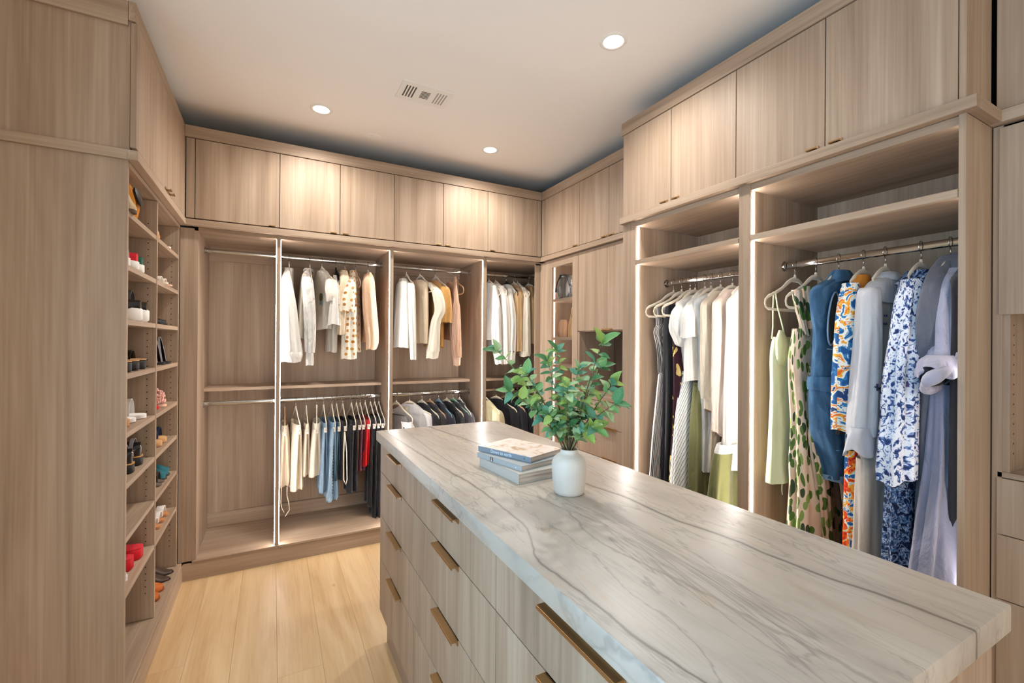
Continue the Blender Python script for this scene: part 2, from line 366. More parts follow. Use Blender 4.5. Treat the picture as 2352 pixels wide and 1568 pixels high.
# shoe cabinet
SH = [2.006, 1.79, 1.570, 1.352, 1.116, .91, .694, .472]
sc = thing('shoe_cabinet', 'tall oak shoe cabinet on the left with two columns of open shelves', 'cabinet', (LL, (YL0+BL)/2, 0))
bx('end_panel', (XL, LL, YL0, YL0+.018, 0, 2.212), WZ, sc, ch=.001)
bx('back_panel', (XL, XL+.012, YL0+.02, BL, .1, 2.212), WZ, sc)
pt = bx('partition', (XL+.013, LL, 2.795, 2.813, .122, 2.19), WZ, sc, ch=.001); holes(pt, (LL-.035, LL-.3), 2.7948, .25, 2.1)
p2 = bx('side_panel', (XL+.013, LL, 3.372, 3.392, .122, 2.19), WZ, sc, ch=.001); holes(p2, (LL-.035, LL-.3), 3.3718, .25, 2.1)
bx('top_panel', (XL+.013, LL, YL0+.019, BL, 2.191, 2.211), WY, sc)
bx('deck', (XL+.013, LX-.004, YL0+.019, BL-.008, .1, .12), WY, sc, ch=.002)
for z in SH:
    bx('shelf', (XL+.013, LL-.002, YL0+.019, 2.794, z-.011, z+.011), WY, sc, ch=.001)
    bx('shelf', (XL+.013, LL-.002, 2.814, 3.371, z-.011, z+.011), WY, sc, ch=.001)

# open hanging bays on the back wall
XP = [(-.44, -.42), (.017, .041), (.7745, .8005), (1.5455, 1.578), (2.30, 2.3001)]
ZTOP = 2.188
def led(plane_face, parent, z0, z1, at, side, mat=None):
    mb = MB()
    if plane_face == 'x': mb.box(at, at+side*(.003 if side < 0 or at < .1 else .0004), BL+.006, BL+.0125, z0, z1)
    else: mb.box(RL+.012, RL+.0185, at, at+side*.003, z0, z1)
    return part('light_strip', mb, mat or LED, parent)
def oval_rod(name, p, q, parent, along):
    mb = MB(); n = 16
    prof = [(math.cos(2*PI*i/n)*.0075, math.sin(2*PI*i/n)*.015) for i in range(n)]
    vs = [];
    for e in (p, q):
        for a, b_ in prof: vs.append((e[0], e[1]+a, e[2]+b_) if along == 'x' else (e[0]+a, e[1], e[2]+b_))
    mb.add(vs, [(i, (i+1) % n, n+(i+1) % n, n+i) for i in range(n)]); r = part(name, mb, CHROME, parent, smooth=True)
    for e, s in ((p, 1), (q, -1)):
        mb = MB(); mb.lathe([(0, 0), (.024, 0), (.024, .004*s), (.017, .006*s), (.017, .016*s), (.012, .016*s)], e, 20, 'x' if along == 'x' else 'y'); part('rod_socket', mb, CHROME, r, smooth=True, angle=40)
    return r
bays = [('empty open bay on the back wall beside the shoe shelves with two chrome rods', 0), ('open back wall bay with polka dot blouse above, trousers and jeans below', 1),
        ('open bay on the back wall with the mustard top above and dark sweaters below', 2), ('narrow open bay in the far corner with cream tops above and black tops below', 3)]
for lab, k in bays:
    xa, xb = XP[k][1], XP[k+1][0]
    t = thing('hanging_cabinet', lab, 'wardrobe', ((xa+xb)/2, BL, .1))
    bx('back_panel', (xa, xb, 3.968, 3.985, .12, ZTOP), WZ, t)
    if k == 0: bx('side_panel', (XP[0][0], XP[0][1], BL, 3.967, .121, ZTOP), WZ, t)
    if k < 3:
        s_ = bx('side_panel', (xb, XP[k+1][1], BL, 3.967, .121, 2.211), WZ, t, ch=.001)
        led('x', s_, .125, ZTOP-.006, xb, -1); led('x', s_, .125, ZTOP-.006, XP[k+1][1], 1)
    else: bx('side_panel', (xb, xb+.02, BL+.02, 3.967, .121, ZTOP), WZ, t)
    bx('top_panel', (xa+.0005, xb-.0005, BL, 3.985, ZTOP, 2.211), WX, t)
    bx('deck', (XP[k][0]+.0005 if k == 0 else xa+.0005, XP[k+1][1]-.0005, BL-.012, 3.985, .106, .120), WX, t, ch=.002)
    bx('top_cleat', (xa, xb, 3.950, 3.967, ZTOP-.1, ZTOP), WX, t, ch=.001)
    bx('bottom_cleat', (xa, xb, 3.950, 3.967, .121, .221), WX, t, ch=.001)
    bx('shelf', (xa+.001, xb-.001, 3.685, 3.967, 1.148, 1.170), WX, t, ch=.001)
    oval_rod('rod', (xa, 3.70, 2.118), (xb, 3.70, 2.118), t, 'x'); oval_rod('rod', (xa, 3.70, 1.062), (xb, 3.70, 1.062), t, 'x')

# deep hanging bays on the right
DY = [(.555, .573), (1.263, 1.316), (1.982, 2.084)]
for k, lab in enumerate(['deep open bay on the right wall with denim, floral and lavender dresses', 'deep open bay on the right wall with white shirts and long striped dresses']):
    ya, yb = DY[k][1], DY[k+1][0]
    t = thing('hanging_cabinet', lab, 'wardrobe', (RL, (ya+yb)/2, .1))
    bx('back_panel', (2.415, 2.43, ya, yb, .12, ZTOP), WZ, t)
    if k == 0:
        e = bx('side_panel', (RX, NX+.02, YR0, .5725, 0, 2.216), WZ, t, ch=.001); bx('side_panel', (NX+.02, 2.43, YR0+.002, .5725, 0, 2.216), WZ, t)
        led('y', e, .125, ZTOP-.006, .5725, 1, LED_DIM)
    s_ = bx('side_panel', (RX+.002, 2.43, DY[k+1][0], DY[k+1][1], .121 if k == 0 else 0, 2.216), WZ, t, ch=.001)
    led('y', s_, .125, ZTOP-.006, DY[k+1][0], -1)
    if k == 0: led('y', s_, .125, ZTOP-.006, DY[k+1][1], 1)
    bx('top_panel', (RX+.01, 2.43, ya, yb, ZTOP, 2.215), WY, t); bx('deck', (RX+.008, 2.43, ya, yb, .106, .12), WY, t)
    bx('shelf', (RX+.022, 2.414, ya+.001, yb-.001, 1.962, 1.984), WY, t, ch=.001)
    bx('shelf_edge', (RX-.001, RX+.0215, ya+.001, yb-.006, 1.960, 1.986), WY, t, ch=.001)
    oval_rod('rod', (2.135, ya, 1.867), (2.135, yb, 1.867), t, 'y')

# shallow cabinets between: glass display door, mid doors with niche and drawers
t = thing('display_cabinet', 'tall narrow display cabinet with a framed glass door, lit inside, behind the plant', 'cabinet', (SX, 3.09, 0))
GY0, GY1 = 2.851, 3.335
bx('side_panel', (SX+.022, XR, GY0, GY0+.018, .1, 2.21), WZ, t); bx('side_panel', (SX+.022, XR, GY1-.018, GY1, .1, 2.21), WZ, t)
bx('back_panel', (XR-.012, XR-.001, GY0+.018, GY1-.018, .1, 2.21), WZ, t)
bx('top_panel', (SX+.022, XR-.012, GY0+.018, GY1-.018, 2.19, 2.21), WY, t); bx('deck', (SX+.022, XR-.012, GY0+.018, GY1-.018, .1, .12), WY, t)
for z in (1.865, 1.535, 1.30, 1.0, .7):
    bx('shelf', (SX+.045, XR-.013, GY0+.019, GY1-.019, z-.011, z+.011), WY, t, ch=.001)
mb = MB(); mb.box(SX+.084, SX+.092, GY1-.021, GY1-.018, .13, 2.18); part('light_strip', mb, LED, t)
mb = MB(); mb.box(SX+.026, SX+.036, GY0+.018, GY0+.0225, .13, 2.18); part('light_strip', mb, LED, t)
d = bx('door_frame', (SX, SX+.02, GY0+.002, GY0+.075, .118, 2.206), WZ, t, ch=.001); bx('door_frame', (SX, SX+.02, GY1-.11, GY1-.002, .118, 2.206), WZ, t, ch=.001)
bx('door_frame', (SX, SX+.02, GY0+.0755, GY1-.1105, 2.142, 2.206), WY, t, ch=.001); bx('door_frame', (SX, SX+.02, GY0+.0755, GY1-.1105, .118, .2), WY, t, ch=.001)
m, nt, b = new_mat('clear_glass'); b.inputs['Roughness'].default_value = .02; b.inputs['Transmission Weight'].default_value = 1; b.inputs['IOR'].default_value = 1.12; b.inputs['Base Color'].default_value = (.97, .98, .97, 1); GLASS = m
bx('glass_pane', (SX+.008, SX+.011, GY0+.076, GY1-.111, .2, 2.142), GLASS, t)
t = thing('storage_cabinet', 'oak cabinet with two doors over an open dark niche and drawers, behind the plant', 'cabinet', (SX, 2.48, 0))
Y0, Y1 = 2.104, 2.849
fpart('carcass', 'R', SX, Y0, Y1, 1.585, 2.21, .022, XR-SX, WZ, t, ch=0)
for a, b_, p in ((2.504, Y1, 2.54), (2.16, 2.504, 2.47)):
    d = fpart('door', 'R', SX, a+.0015, b_-.0015, 1.592, 2.207, 0, .02, WZ, t); tab('R', SX, p, 1.592, d, .05)
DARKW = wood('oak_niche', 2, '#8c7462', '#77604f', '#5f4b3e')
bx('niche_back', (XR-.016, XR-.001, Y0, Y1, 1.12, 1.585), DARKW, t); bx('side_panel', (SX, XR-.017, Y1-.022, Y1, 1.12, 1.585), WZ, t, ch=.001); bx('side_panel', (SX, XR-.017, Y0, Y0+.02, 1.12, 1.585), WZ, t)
bx('worktop', (SX, XR-.002, Y0, Y1, 1.078, 1.120), WY, t, ch=.001)
fpart('carcass', 'R', SX, Y0, Y1, .1, 1.076, .022, XR-SX-.003, WZ, t, ch=0)
for z0, z1 in ((.889, 1.074), (.668, .886), (.39, .665), (.11, .387)):
    d = fpart('drawer', 'R', SX, Y0+.002, Y1-.003, z0, z1, 0, .02, WZ, t); tab('R', SX, 2.48, z1, d, .17)
# near right cabinet
t = thing('storage_cabinet', 'oak cabinet at the right edge of the picture with door, open niche and drawers', 'cabinet', (NX, 0, 0))
Y0, Y1 = -1.4, .543
bx('stile', (NX+.004, NX+.02, .528, YR0-.004, .0, 2.212), WZ, t)
fpart('carcass', 'R', NX, Y0, Y1-.018, 1.612, 2.21, .022, XR-NX-.002, WZ, t, ch=0)
for a, b_ in ((.04, .538), (-.46, .04), (-1.4, -.46)): d = fpart('door', 'R', NX, a+.0015, b_-.0015, 1.600, 2.205, 0, .02, WZ, t); tab('R', NX, a+.06, 1.600, d, .05)
s_ = bx('side_panel', (NX+.012, XR-.014, Y1-.03, Y1-.012, 1.09, 1.611), WZ, t, ch=.001); holes(s_, (NX+.045,), Y1-.0302, 1.15, 1.58)
bx('niche_back', (XR-.013, XR-.001, Y0, Y1-.012, 1.09, 1.611), WZ, t)
bx('worktop', (NX+.004, XR-.004, Y0, Y1-.004, 1.0745, 1.092), WY, t, ch=.001)
fpart('carcass', 'R', NX, Y0, Y1-.02, .1, 1.076, .022, XR-NX-.003, WZ, t, ch=0)
for z0, z1 in ((.892, 1.072), (.684, .889), (.40, .681), (.11, .397)):
    for a, b_ in ((-.4, .541), (-1.4, -.4)):
        d = fpart('drawer', 'R', NX, a+.002, b_-.002, z0, z1, 0, .02, WZ, t); tab('R', NX, (a+b_)/2, z1, d, .17)

# ------------------------------------------------------------------ island
IX0, IX1, IY0, IY1, IZ = .463, 1.1425, .277, 2.320, 1.048
BX0, BX1, BY0, BY1 = .4816, 1.125, .297, 2.300
isl = thing('island_cabinet', 'long oak island with three columns of drawers and brass pulls', 'island', ((BX0+BX1)/2, (BY0+BY1)/2, 0))
GREYW = WZ
bx('carcass', (BX0+.021, BX1-.001, BY0+.02, BY1-.02, .152, .9985), DARKGAP, isl)
bx('toe_kick', (.5116, BX1-.03, BY0+.03, 2.262, 0, .151), WY, isl)
bx('end_panel', (BX0+.001, BX1, BY0, BY0+.0195, .152, .9985), WZ, isl, ch=.001); bx('end_panel', (BX0+.001, BX1, BY1-.0195, BY1, .152, .9985), WZ, isl, ch=.001)
cols = [2.2985, 1.6555, .9766, BY0+.001]; zr = [.9975, .8471, .6307, .4169, .154]
for a, b_ in zip(cols, cols[1:]):
    for z1, z0 in zip(zr, zr[1:]):
        d = fpart('drawer', 'R', BX0, b_+.0016, a-.0016, z0+.0016, z1-.0016, 0, .0195, WZ, isl)
        c = (a+b_)/2; mb = MB(); L_ = .095 if b_ > .9 else .115
        z1 -= .0016 if z1 < .99 else .0125
        mb.box(BX0-.023, BX0+.004, c-L_, c+L_, z1-.003, z1, .0007); mb.box(BX0-.023, BX0-.0205, c-L_, c+L_, z1-.008, z1-.003, .0007); mb.box(BX0-.0026, BX0, c-L_, c+L_, z1-.016, z1-.003, .0007)
        part('handle', mb, BRASS, d)

def stone():
    m, nt, b = new_mat('quartzite'); L = nt.links; tc = N(nt, 'TexCoord'); V = tc.outputs['Object']
    sp = N(nt, 'SeparateXYZ'); L.new(V, sp.inputs[0])
    def M(op, a, b_=None, c=None):
        n = N(nt, 'Math', operation=op)
        for i, q in enumerate((a, b_, c)):
            if q is None: continue
            if isinstance(q, (int, float)): n.inputs[i].default_value = q
            else: L.new(q, n.inputs[i])
        return n.outputs[0]
    def noise(scale, sc=(1, 1, 1), det=5, dist=0, rough=.55, rot=0):
        mp = N(nt, 'Mapping'); mp.inputs['Scale'].default_value = sc; mp.inputs['Rotation'].default_value = (0, 0, rot); L.new(V, mp.inputs[0])
        n = N(nt, 'TexNoise'); n.inputs['Scale'].default_value = scale; n.inputs['Detail'].default_value = det; n.inputs['Distortion'].default_value = dist; n.inputs['Roughness'].default_value = rough
        L.new(mp.outputs[0], n.inputs[0]); return n.outputs[0]
    base = noise(3.2, (1.6, .55, 1), 6, .9); cloud = ramp(nt, [(.28, lin('#a0968a')), (.45, lin('#b4aa9e')), (.6, lin('#bfb6aa')), (.75, lin('#b3a28d'))]); L.new(base, cloud.inputs[0])
    col = cloud.outputs[0]
    def over(mask, c, k):
        nonlocal col
        mm = M('MULTIPLY', mask, k); x = N(nt, 'Mix'); x.data_type = 'RGBA'; L.new(mm, x.inputs[0]); L.new(col, x.inputs[6]); x.inputs[7].default_value = lin(c); col = x.outputs[2]
    def ridge(n, w):
        r = ramp(nt, [(0, (1, 1, 1, 1)), (w, (0, 0, 0, 1))]); L.new(M('ABSOLUTE', M('SUBTRACT', n, .5)), r.inputs[0]); return r.outputs[0]
    over(ridge(noise(2.6, (2.6, .45, 1), 6, .6, rot=.06), .012), '#8b8279', .55)
    over(ridge(noise(5.2, (3.4, .26, 1), 7, .35, rot=-.05), .016), '#9c948a', .45)
    over(ridge(noise(7., (4.0, .22, 1), 5, .25, rot=.08), .03), '#a2978a', .35)
    over(ridge(noise(1.5, (2.2, .55, 1), 6, .9, rot=.12), .007), '#7b746c', .5)
    rust = ramp(nt, [(.62, (0, 0, 0, 1)), (.72, (1, 1, 1, 1))]); L.new(noise(6, (1.5, .6, 1), 5, 1.0), rust.inputs[0]); over(rust.outputs[0], '#b99674', .3)
    def vein(pts, width, c, k, jit=.012, soft=2.2):
        fc = N(nt, 'FloatCurve'); cv = fc.mapping.curves[0]; y0, y1 = .2, 2.4
        P = sorted([((y-y0)/(y1-y0), x) for x, y in pts])
        while len(cv.points) > 2: cv.points.remove(cv.points[-1])
        cv.points[0].location = P[0]; cv.points[1].location = P[-1]
        for p in P[1:-1]: cv.points.new(*p)
        fc.mapping.update()
        wy = M('ADD', sp.outputs[1], (BY0+BY1)/2 if False else OY); wx = M('ADD', sp.outputs[0], OX)
        fac = M('DIVIDE', M('SUBTRACT', wy, y0), y1-y0); L.new(fac, fc.inputs['Value'])
        d = M('SUBTRACT', wx, M('ADD', fc.outputs[0], M('MULTIPLY', M('SUBTRACT', noise(9, (1, 1, 1), 4), .5), jit)))
        wv = M('MULTIPLY', M('ADD', .45, noise(5, (1, 1, 1), 2)), width)
        q = M('DIVIDE', M('ABSOLUTE', d), wv); r = ramp(nt, [(0, (1, 1, 1, 1)), (.45, (.8, .8, .8, 1)), (1, (0, 0, 0, 1))]); L.new(q, r.inputs[0]); over(r.outputs[0], c, k)
    OX, OY = (IX0+IX1)/2, (IY0+IY1)/2
    mainv = [(.73, 2.345), (.769, 2.083), (.807, 1.812), (.85, 1.45), (.889, 1.145), (.912, 1.0), (.915, .798), (.936, .695), (.943, .574), (.951, .475), (.974, .394), (.982, .2)]
    vein(mainv, .017, '#a79d92', .7, .02); vein(mainv, .0065, '#6f675f', .9, .02)
    v2 = [(.50, 2.3), (.514, 1.958), (.535, 1.63), (.56, 1.234), (.545, .953), (.49, .771), (.493, .673), (.492, .63), (.497, .578), (.494, .496), (.501, .459), (.51, .404), (.53, .2)]
    vein(v2, .012, '#9d958b', .6, .03); vein(v2, .0045, '#70685f', .85, .03)
    v3 = [(.60, 2.3), (.585, 1.9), (.60, 1.5), (.66, 1.2), (.70, 1.0), (.66, .8), (.70, .5), (.72, .2)]; vein(v3, .006, '#8d857b', .6, .05)
    L.new(col, b.inputs['Base Color']); b.inputs['Roughness'].default_value = .36; b.inputs['Specular IOR Level'].default_value = .4; return m
mb = MB(); mb.box(IX0, IX1, IY0, IY1, .9995, IZ, .004); tag(part('countertop', mb, stone(), smooth=True, angle=30), 'pale veined stone slab on top of the drawer island', 'countertop')

# ------------------------------------------------------------------ ceiling fixtures
for k, (x, y, lab) in enumerate([(LIGHTS[0][0], LIGHTS[0][1], 'recessed downlight nearest the left end of the back cabinets'), (LIGHTS[1][0], LIGHTS[1][1], 'recessed downlight nearest the far right corner, smallest in the picture'), (LIGHTS[2][0], LIGHTS[2][1], 'recessed downlight above the right half of the island, largest in the picture')]):
    t = thing('ceiling_light', lab, 'light', (x, y, CEIL), group='recessed downlights')
    mb = MB(); mb.lathe([(.047, -.0), (.047, -.002), (.052, -.004), (.064, -.003), (.067, 0)], (x, y, CEIL), 40); part('trim_ring', mb, WHITEP, t, smooth=True)
    mb = MB(); mb.lathe([(0, -.0012), (.047, -.0012)], (x, y, CEIL), 40); part('lens', mb, LENS, t)
mb = MB(); mb.lathe([(0, -.004), (.05, -.004), (.056, 0)], (.617, 3.268, CEIL), 40); tag(part('ceiling_cover', mb, CEILM, smooth=True, angle=30), 'round blank cover plate flush on the ceiling near the back cabinets', 'cover plate')
vx, vy = .775, 2.56
t = thing('ceiling_vent', 'white rectangular air vent with three louvre banks in the ceiling', 'vent', (vx, vy, CEIL))
mb = MB(); mb.box(vx-.15, vx+.15, vy-.10, vy+.10, CEIL-.005, CEIL, .001); part('face_plate', mb, WHITEP, t)
dk = plain('vent_dark', '#5b544c', .9)
for gx, kind in ((-.09, 'v'), (0, 'h'), (.09, 'v')):
    mb = MB(); 
    if kind == 'v':
        for k in range(4): mb.box(vx+gx-.03+k*.017, vx+gx-.022+k*.017, vy-.06, vy+.06, CEIL-.0056, CEIL-.0049)
    else:
        for k in range(6): mb.box(vx+gx-.026, vx+gx+.026, vy-.036+k*.013, vy-.029+k*.013, CEIL-.0056, CEIL-.0049)
    part('slots', mb, dk if gx < .05 else plain('vent_light_slots', '#a59c92', .9), t, kind='stuff')

# ------------------------------------------------------------------ hangers
BEIGE = plain('velvet_beige', '#dccdb6', .9, sheen=.3); WOODH = plain('hanger_tan', '#c79f7c', .7); BLUEH = plain('hanger_blue', '#7ea2b4', .8); GREENH = plain('hanger_green', '#7fa08c', .8)
BLACKH = plain('hanger_black', '#1d1a1e', .8); CREAMH = plain('hanger_cream', '#e6dcc9', .8); GREYH = plain('hanger_white', '#d9d2cc', .6)
def hanger_meshes(mat, bar=True, nm='clothes_hanger', HW=.225):
    mb = MB(); pr = [(0, -.068), (.03, -.072), (.06, -.088), (.10, -.115), (.15*HW/.225, -.137), (.20*HW/.225, -.155), (HW-.006, -.168), (HW, -.185), (HW-.006, -.202), (HW-.022, -.211)]
    if bar: pr += [(.1, -.213)]
    left = [(-x, z) for x, z in pr[1:]][::-1]
    path = left + pr; rad = []
    for x, z in path: rad.append(.0135 if abs(x) < .02 else (.010 if abs(x) < .08 else (.0075 if z > -.16 else .0058)))
    mb.tube([(x, 0, z) for x, z in path], rad, 8, closed=bar, sy=.42)
    mb.lathe([(0, -.046), (.005, -.048), (.006, -.066)], (0, 0, 0), 8)
    body = mb.mesh(nm, mat, True)
    mb = MB(); r = .0195; pts = [(r*math.cos(a), 0, r*math.sin(a)) for a in [math.radians(q) for q in range(205, -91, -20)]]
    mb.tube(pts + [(0, 0, -.03), (0, 0, -.055)], .0019, 6); hook = mb.mesh('hook', CHROME, True)
    return body, hook
HM = {k: hanger_meshes(m) for k, m in dict(beige=BEIGE, tan=WOODH, blue=BLUEH, green=GREENH, black=BLACKH, cream=CREAMH, white=GREYH).items()}
HM['short'] = hanger_meshes(BEIGE, HW=.135); HM['stub'] = hanger_meshes(BEIGE, HW=.10)
def hanger(kind, pos, rz, label, group=None, clips=False):
    b_, h = HM[kind]; o = ob('clothes_hanger', b_, None, pos, rz); tag(o, label, 'hanger', group); ob('hook', h, o, (0, 0, 0))
    if clips:
        for s in (-1, 1): ob('clip', CLIP, o, (s*.15, 0, 0))
    return o
mb = MB(); mb.box(-.011, .011, -.010, .010, -.235, -.200, .003); CLIP = mb.mesh('clip', GREYH)

# ------------------------------------------------------------------ garments
# canonical frame: origin on the rod, +x towards the room (aisle), +y the front of the garment, z up
class G:
    def __init__(s, name, label, cat, pos, side, turn=0, mat=None, group=None):
        s.side = side; s.mx = 1 if side == 'R' else -1; s.mat = mat; s.seed = random.randint(0, 9999)
        rz = (PI if side == 'R' else PI/2) + math.radians(turn)
        zs = -.10
        s.root = thing(name, label, cat, pos, rz, group)
    def loft(s, nm, rows, mat=None, **k):
        mb = MB(); k.setdefault('seed', s.seed+len(nm)); mb.loft(rows, mx=s.mx, **k); o = ob(nm, mb.mesh(nm, mat or s.mat, True), s.root); return o
    def tube(s, nm, pts, r, mat=None, **k):
        mb = MB(); mb.tube([(x*s.mx, y, z) for x, y, z in pts], r, **k); return ob(nm, mb.mesh(nm, mat or s.mat, True), s.root)
    def patch(s, nm, pts, mat, th=.002):
        """thin flat piece through the given outline (x, y, z)"""
        n = len(pts); mb = MB(); V = [(x*s.mx, y, z) for x, y, z in pts]; W = [(x*s.mx, y+th, z) for x, y, z in pts]
        mb.add(V+W, [tuple(range(n)), tuple(range(n, 2*n))[::-1]] + [(i, (i+1) % n, n+(i+1) % n, n+i) for i in range(n)]); return ob(nm, mb.mesh(nm, mat), s.root)
def body_rows(L, w=.205, t=.035, hw=None, ht=None, neck=.055, cy=0, hy=0, drop=0):
    hw = hw or w*.98; ht = ht or t*1.2
    return [(-.084-drop, 0, cy, neck, .030), (-.095-drop, 0, cy, neck*1.5, .031), (-.125-drop, 0, cy, w*.72, .030), (-.152-drop, 0, cy, w*.95, .030), (-.185-drop, 0, cy, w, t), (-.30, 0, cy, w*.97, t*1.05), ((-.30-L)/2, 0, (cy+hy)/2, (w+hw)/2, (t+ht)/2), (-L, 0, hy, hw, ht)]
def sleeve(g, sgn, L, r0=.045, r1=.03, out=.03, cy=0, hy=0, a=.035, mat=None, nm='sleeve', w=.2, **k):
    rows = [(-.150, sgn*(w-.05), cy, .02, .022), (-.175, sgn*(w-.012), cy, a*.9, r0*.8), (-.24, sgn*(w+.006), cy, a, r0), ((-.24-L)/2, sgn*(w+out*.6), (cy+hy)/2, a, (r0+r1)/2), (-L, sgn*(w+out*.5), hy, a*.8, r1)]
    k.setdefault('fold', .005); k.setdefault('m', 5); return g.loft(nm, rows, mat, **k)
def rows_sleeve(rows, w=.2, a=.035, x1=None):
    """sleeve / edge profile from (z, y, half thickness) rows"""
    K = len(rows); return [(z, (w if x1 is None else w+(x1-w)*i/(K-1)) - (.03 if i == 0 else 0), y, a*(.5 if i == 0 else 1), b_) for i, (z, y, b_) in enumerate(rows)]

OFFW = cloth('white_cotton', '#e0dbd2'); CREAM = cloth('cream_linen', '#dcd1be'); WARMW = cloth('warm_white', '#ddd4c7'); BEI = cloth('beige_cotton', '#dcc6a8')
PEACH = cloth('peach_tan', '#dcb594', .6); MUST = cloth('mustard', '#b98a4c'); TAN = cloth('tan_cloth', '#b08f66'); GREYT = cloth('light_grey_jersey', '#c9c5c2')
LACE = cloth('white_lace', '#dedad3', wr=.9); CHAR = cloth('charcoal', '#29272b'); OLIVE = cloth('olive', '#79784f'); OLIVE2 = cloth('olive_dark', '#6b6a3f')
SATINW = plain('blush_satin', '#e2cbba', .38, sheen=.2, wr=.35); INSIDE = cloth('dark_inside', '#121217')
BR = 2.118; BYR = 3.70
def back(x, z=BR): return (x, BYR, z)
HB = 'beige hanger on the upper back rod holding '
def hb(x, kind, label, z=BR, turn=0, clips=False, group=None): hanger(kind, (x, BYR, z), PI/2+math.radians(turn), label, group, clips)

# --- bay with blouses above
x = .10; hb(x, 'beige', 'slim hanger holding the large white blouse nearest the glowing first partition')
g = G('blouse', 'large white blouse with a wide turned-up cuff, beside the first glowing partition', 'blouse', back(x), 'B', -4, OFFW)
g.loft('body', body_rows(.58, .19, .030, cy=.0), fold=.006)
g.loft('sleeve', [(-.10, .08, .004, .02, .014), (-.182, .19, .006, .035, .031), (-.365, .215, -.007, .045, .050), (-.549, .22, -.016, .05, .062), (-.70, .22, -.024, .05, .073)], fold=.006, m=6)
g.loft('cuff', [(-.695, .225, -.023, .052, .074), (-.72, .225, -.025, .055, .076), (-.765, .225, -.026, .05, .062)], fold=.003)
x = .24; hb(x, 'beige', 'slim hanger holding the crinkled white shirt with the narrow gathered cuff')
g = G('shirt', 'crinkled white long-sleeved shirt with narrow gathered cuff, second on its rod', 'shirt', back(x), 'B', -8, LACE)
g.loft('body', [(-.084, 0, .01, .05, .026), (-.12, 0, .015, .14, .028), (-.17, 0, .02, .195, .032), (-.42, 0, .035, .2, .036), (-.60, 0, .045, .2, .038)], fold=.007, mat=CREAM)
g.loft('sleeve', [(-.11, .1, .01, .03, .022), (-.202, .2, 0, .035, .036), (-.42, .215, -.017, .038, .034), (-.61, .22, -.022, .038, .032), (-.70, .22, -.021, .034, .026)], fold=.007, m=7)
g.loft('cuff', [(-.70, .22, -.021, .03, .024), (-.79, .22, -.019, .026, .023)], fold=.003)
g.loft('collar', [(-.075, 0, .01, .05, .030), (-.10, 0, .01, .065, .036)], fold=.002)
x = .325; hb(x, 'beige', 'slim hanger showing above the white t-shirt with the cactus print', turn=14)
g = G('tshirt', 'white t-shirt printed with a small cactus in a blue pot', 't-shirt', back(x), 'B', 14, WARMW)
g.loft('body', body_rows(.53, .19, .026, cy=0), fold=.004); sleeve(g, 1, .33, .048, .050, cy=-.002, hy=-.01); sleeve(g, -1, .33, .045, .045)
GR = plain('cactus_print', '#5f5b3a', .8); BLP = plain('pot_print', '#7fa3bd', .8)
def oval(cx, cz, rx, rz, y, n=12): return [(cx+rx*math.cos(2*PI*i/n), y, cz+rz*math.sin(2*PI*i/n)) for i in range(n)]
g.patch('print', oval(.075, -.290, .030, .030, .032), GR, .003); g.patch('print', oval(.075, -.335, .022, .016, .032), BLP, .003)
x = .425; hb(x, 'black', 'slim hanger with a black strap showing above the small flared white top')
g = G('top', 'small white top with a flared sleeve hanging over a longer blush sleeve', 'top', back(x), 'B', 0, OFFW)
g.loft('body', [(-.14, 0, .02, .06, .02), (-.18, 0, .02, .17, .024), (-.4, 0, .02, .18, .03), (-.70, 0, .03, .19, .03)], mat=PEACH if False else WARMW)
g.loft('sleeve', [(-.13, .15, .024, .02, .012), (-.224, .2, .026, .03, .02), (-.351, .21, .029, .04, .032), (-.50, .215, .034, .045, .043)], fold=.006)
g.loft('strap', [(-.075, .02, .0, .02, .008), (-.16, .06, .0, .02, .012)], BLACK)
x = .49; hb(x, 'tan', 'slim hanger holding the beige blouse between the white top and the polka dots')
g = G('blouse', 'pale beige long-sleeved blouse, half hidden behind the polka dot one', 'blouse', back(x), 'B', 0, BEI)
g.loft('body', body_rows(.56, .19, .03, cy=.02)); g.loft('sleeve', rows_sleeve([(-.10, .02, .016), (-.171, .032, .034), (-.349, .043, .032), (-.57, .049, .026)]), fold=.005)
g.loft('collar', [(-.07, 0, .01, .05, .028), (-.10, 0, .01, .07, .034)], fold=.001)
DOTM = dots('polka_dots', '#e4d8c5', ['#b57a34', '#a96f2c', '#c38c44'], 22, .235, .4)
x = .57; hb(x, 'tan', 'slim hanger holding the polka dot blouse')
g = G('blouse', 'cream blouse with orange-brown polka dots and a short sleeve', 'blouse', back(x), 'B', -10, DOTM)
g.loft('body', [(-.084, 0, .015, .05, .03), (-.13, 0, .02, .13, .04), (-.18, 0, .02, .18, .048), (-.313, 0, .02, .19, .052), (-.476, 0, .02, .19, .055), (-.672, 0, .02, .19, .058), (-.70, 0, .02, .185, .058)], fold=.007)
g.loft('sleeve', [(-.12, .12, .03, .03, .03), (-.182, .2, .037, .04, .045), (-.30, .22, .055, .045, .055), (-.40, .225, .06, .045, .052)], fold=.005)
g.loft('front_panel', [(-.36, .2, .035, .03, .05), (-.55, .2, .04, .03, .05), (-.75, .2, .04, .03, .052)], fold=.006)
g.loft('collar', [(-.065, 0, .02, .05, .024), (-.10, 0, .02, .075, .036)], fold=.001)
x = .665; hb(x, 'beige', 'slim hanger holding the peach blouse at the right end of its rod')
g = G('blouse', 'plain peach-tan blouse with full sleeves, last on its rod before the second glowing partition', 'blouse', back(x), 'B', 0, PEACH)
g.loft('body', body_rows(.63, .19, .03, cy=.0)); g.loft('sleeve', rows_sleeve([(-.092, .02, .012), (-.159, .03, .042), (-.341, .02, .048), (-.60, .0, .043), (-.68, .01, .032)]), fold=.005)
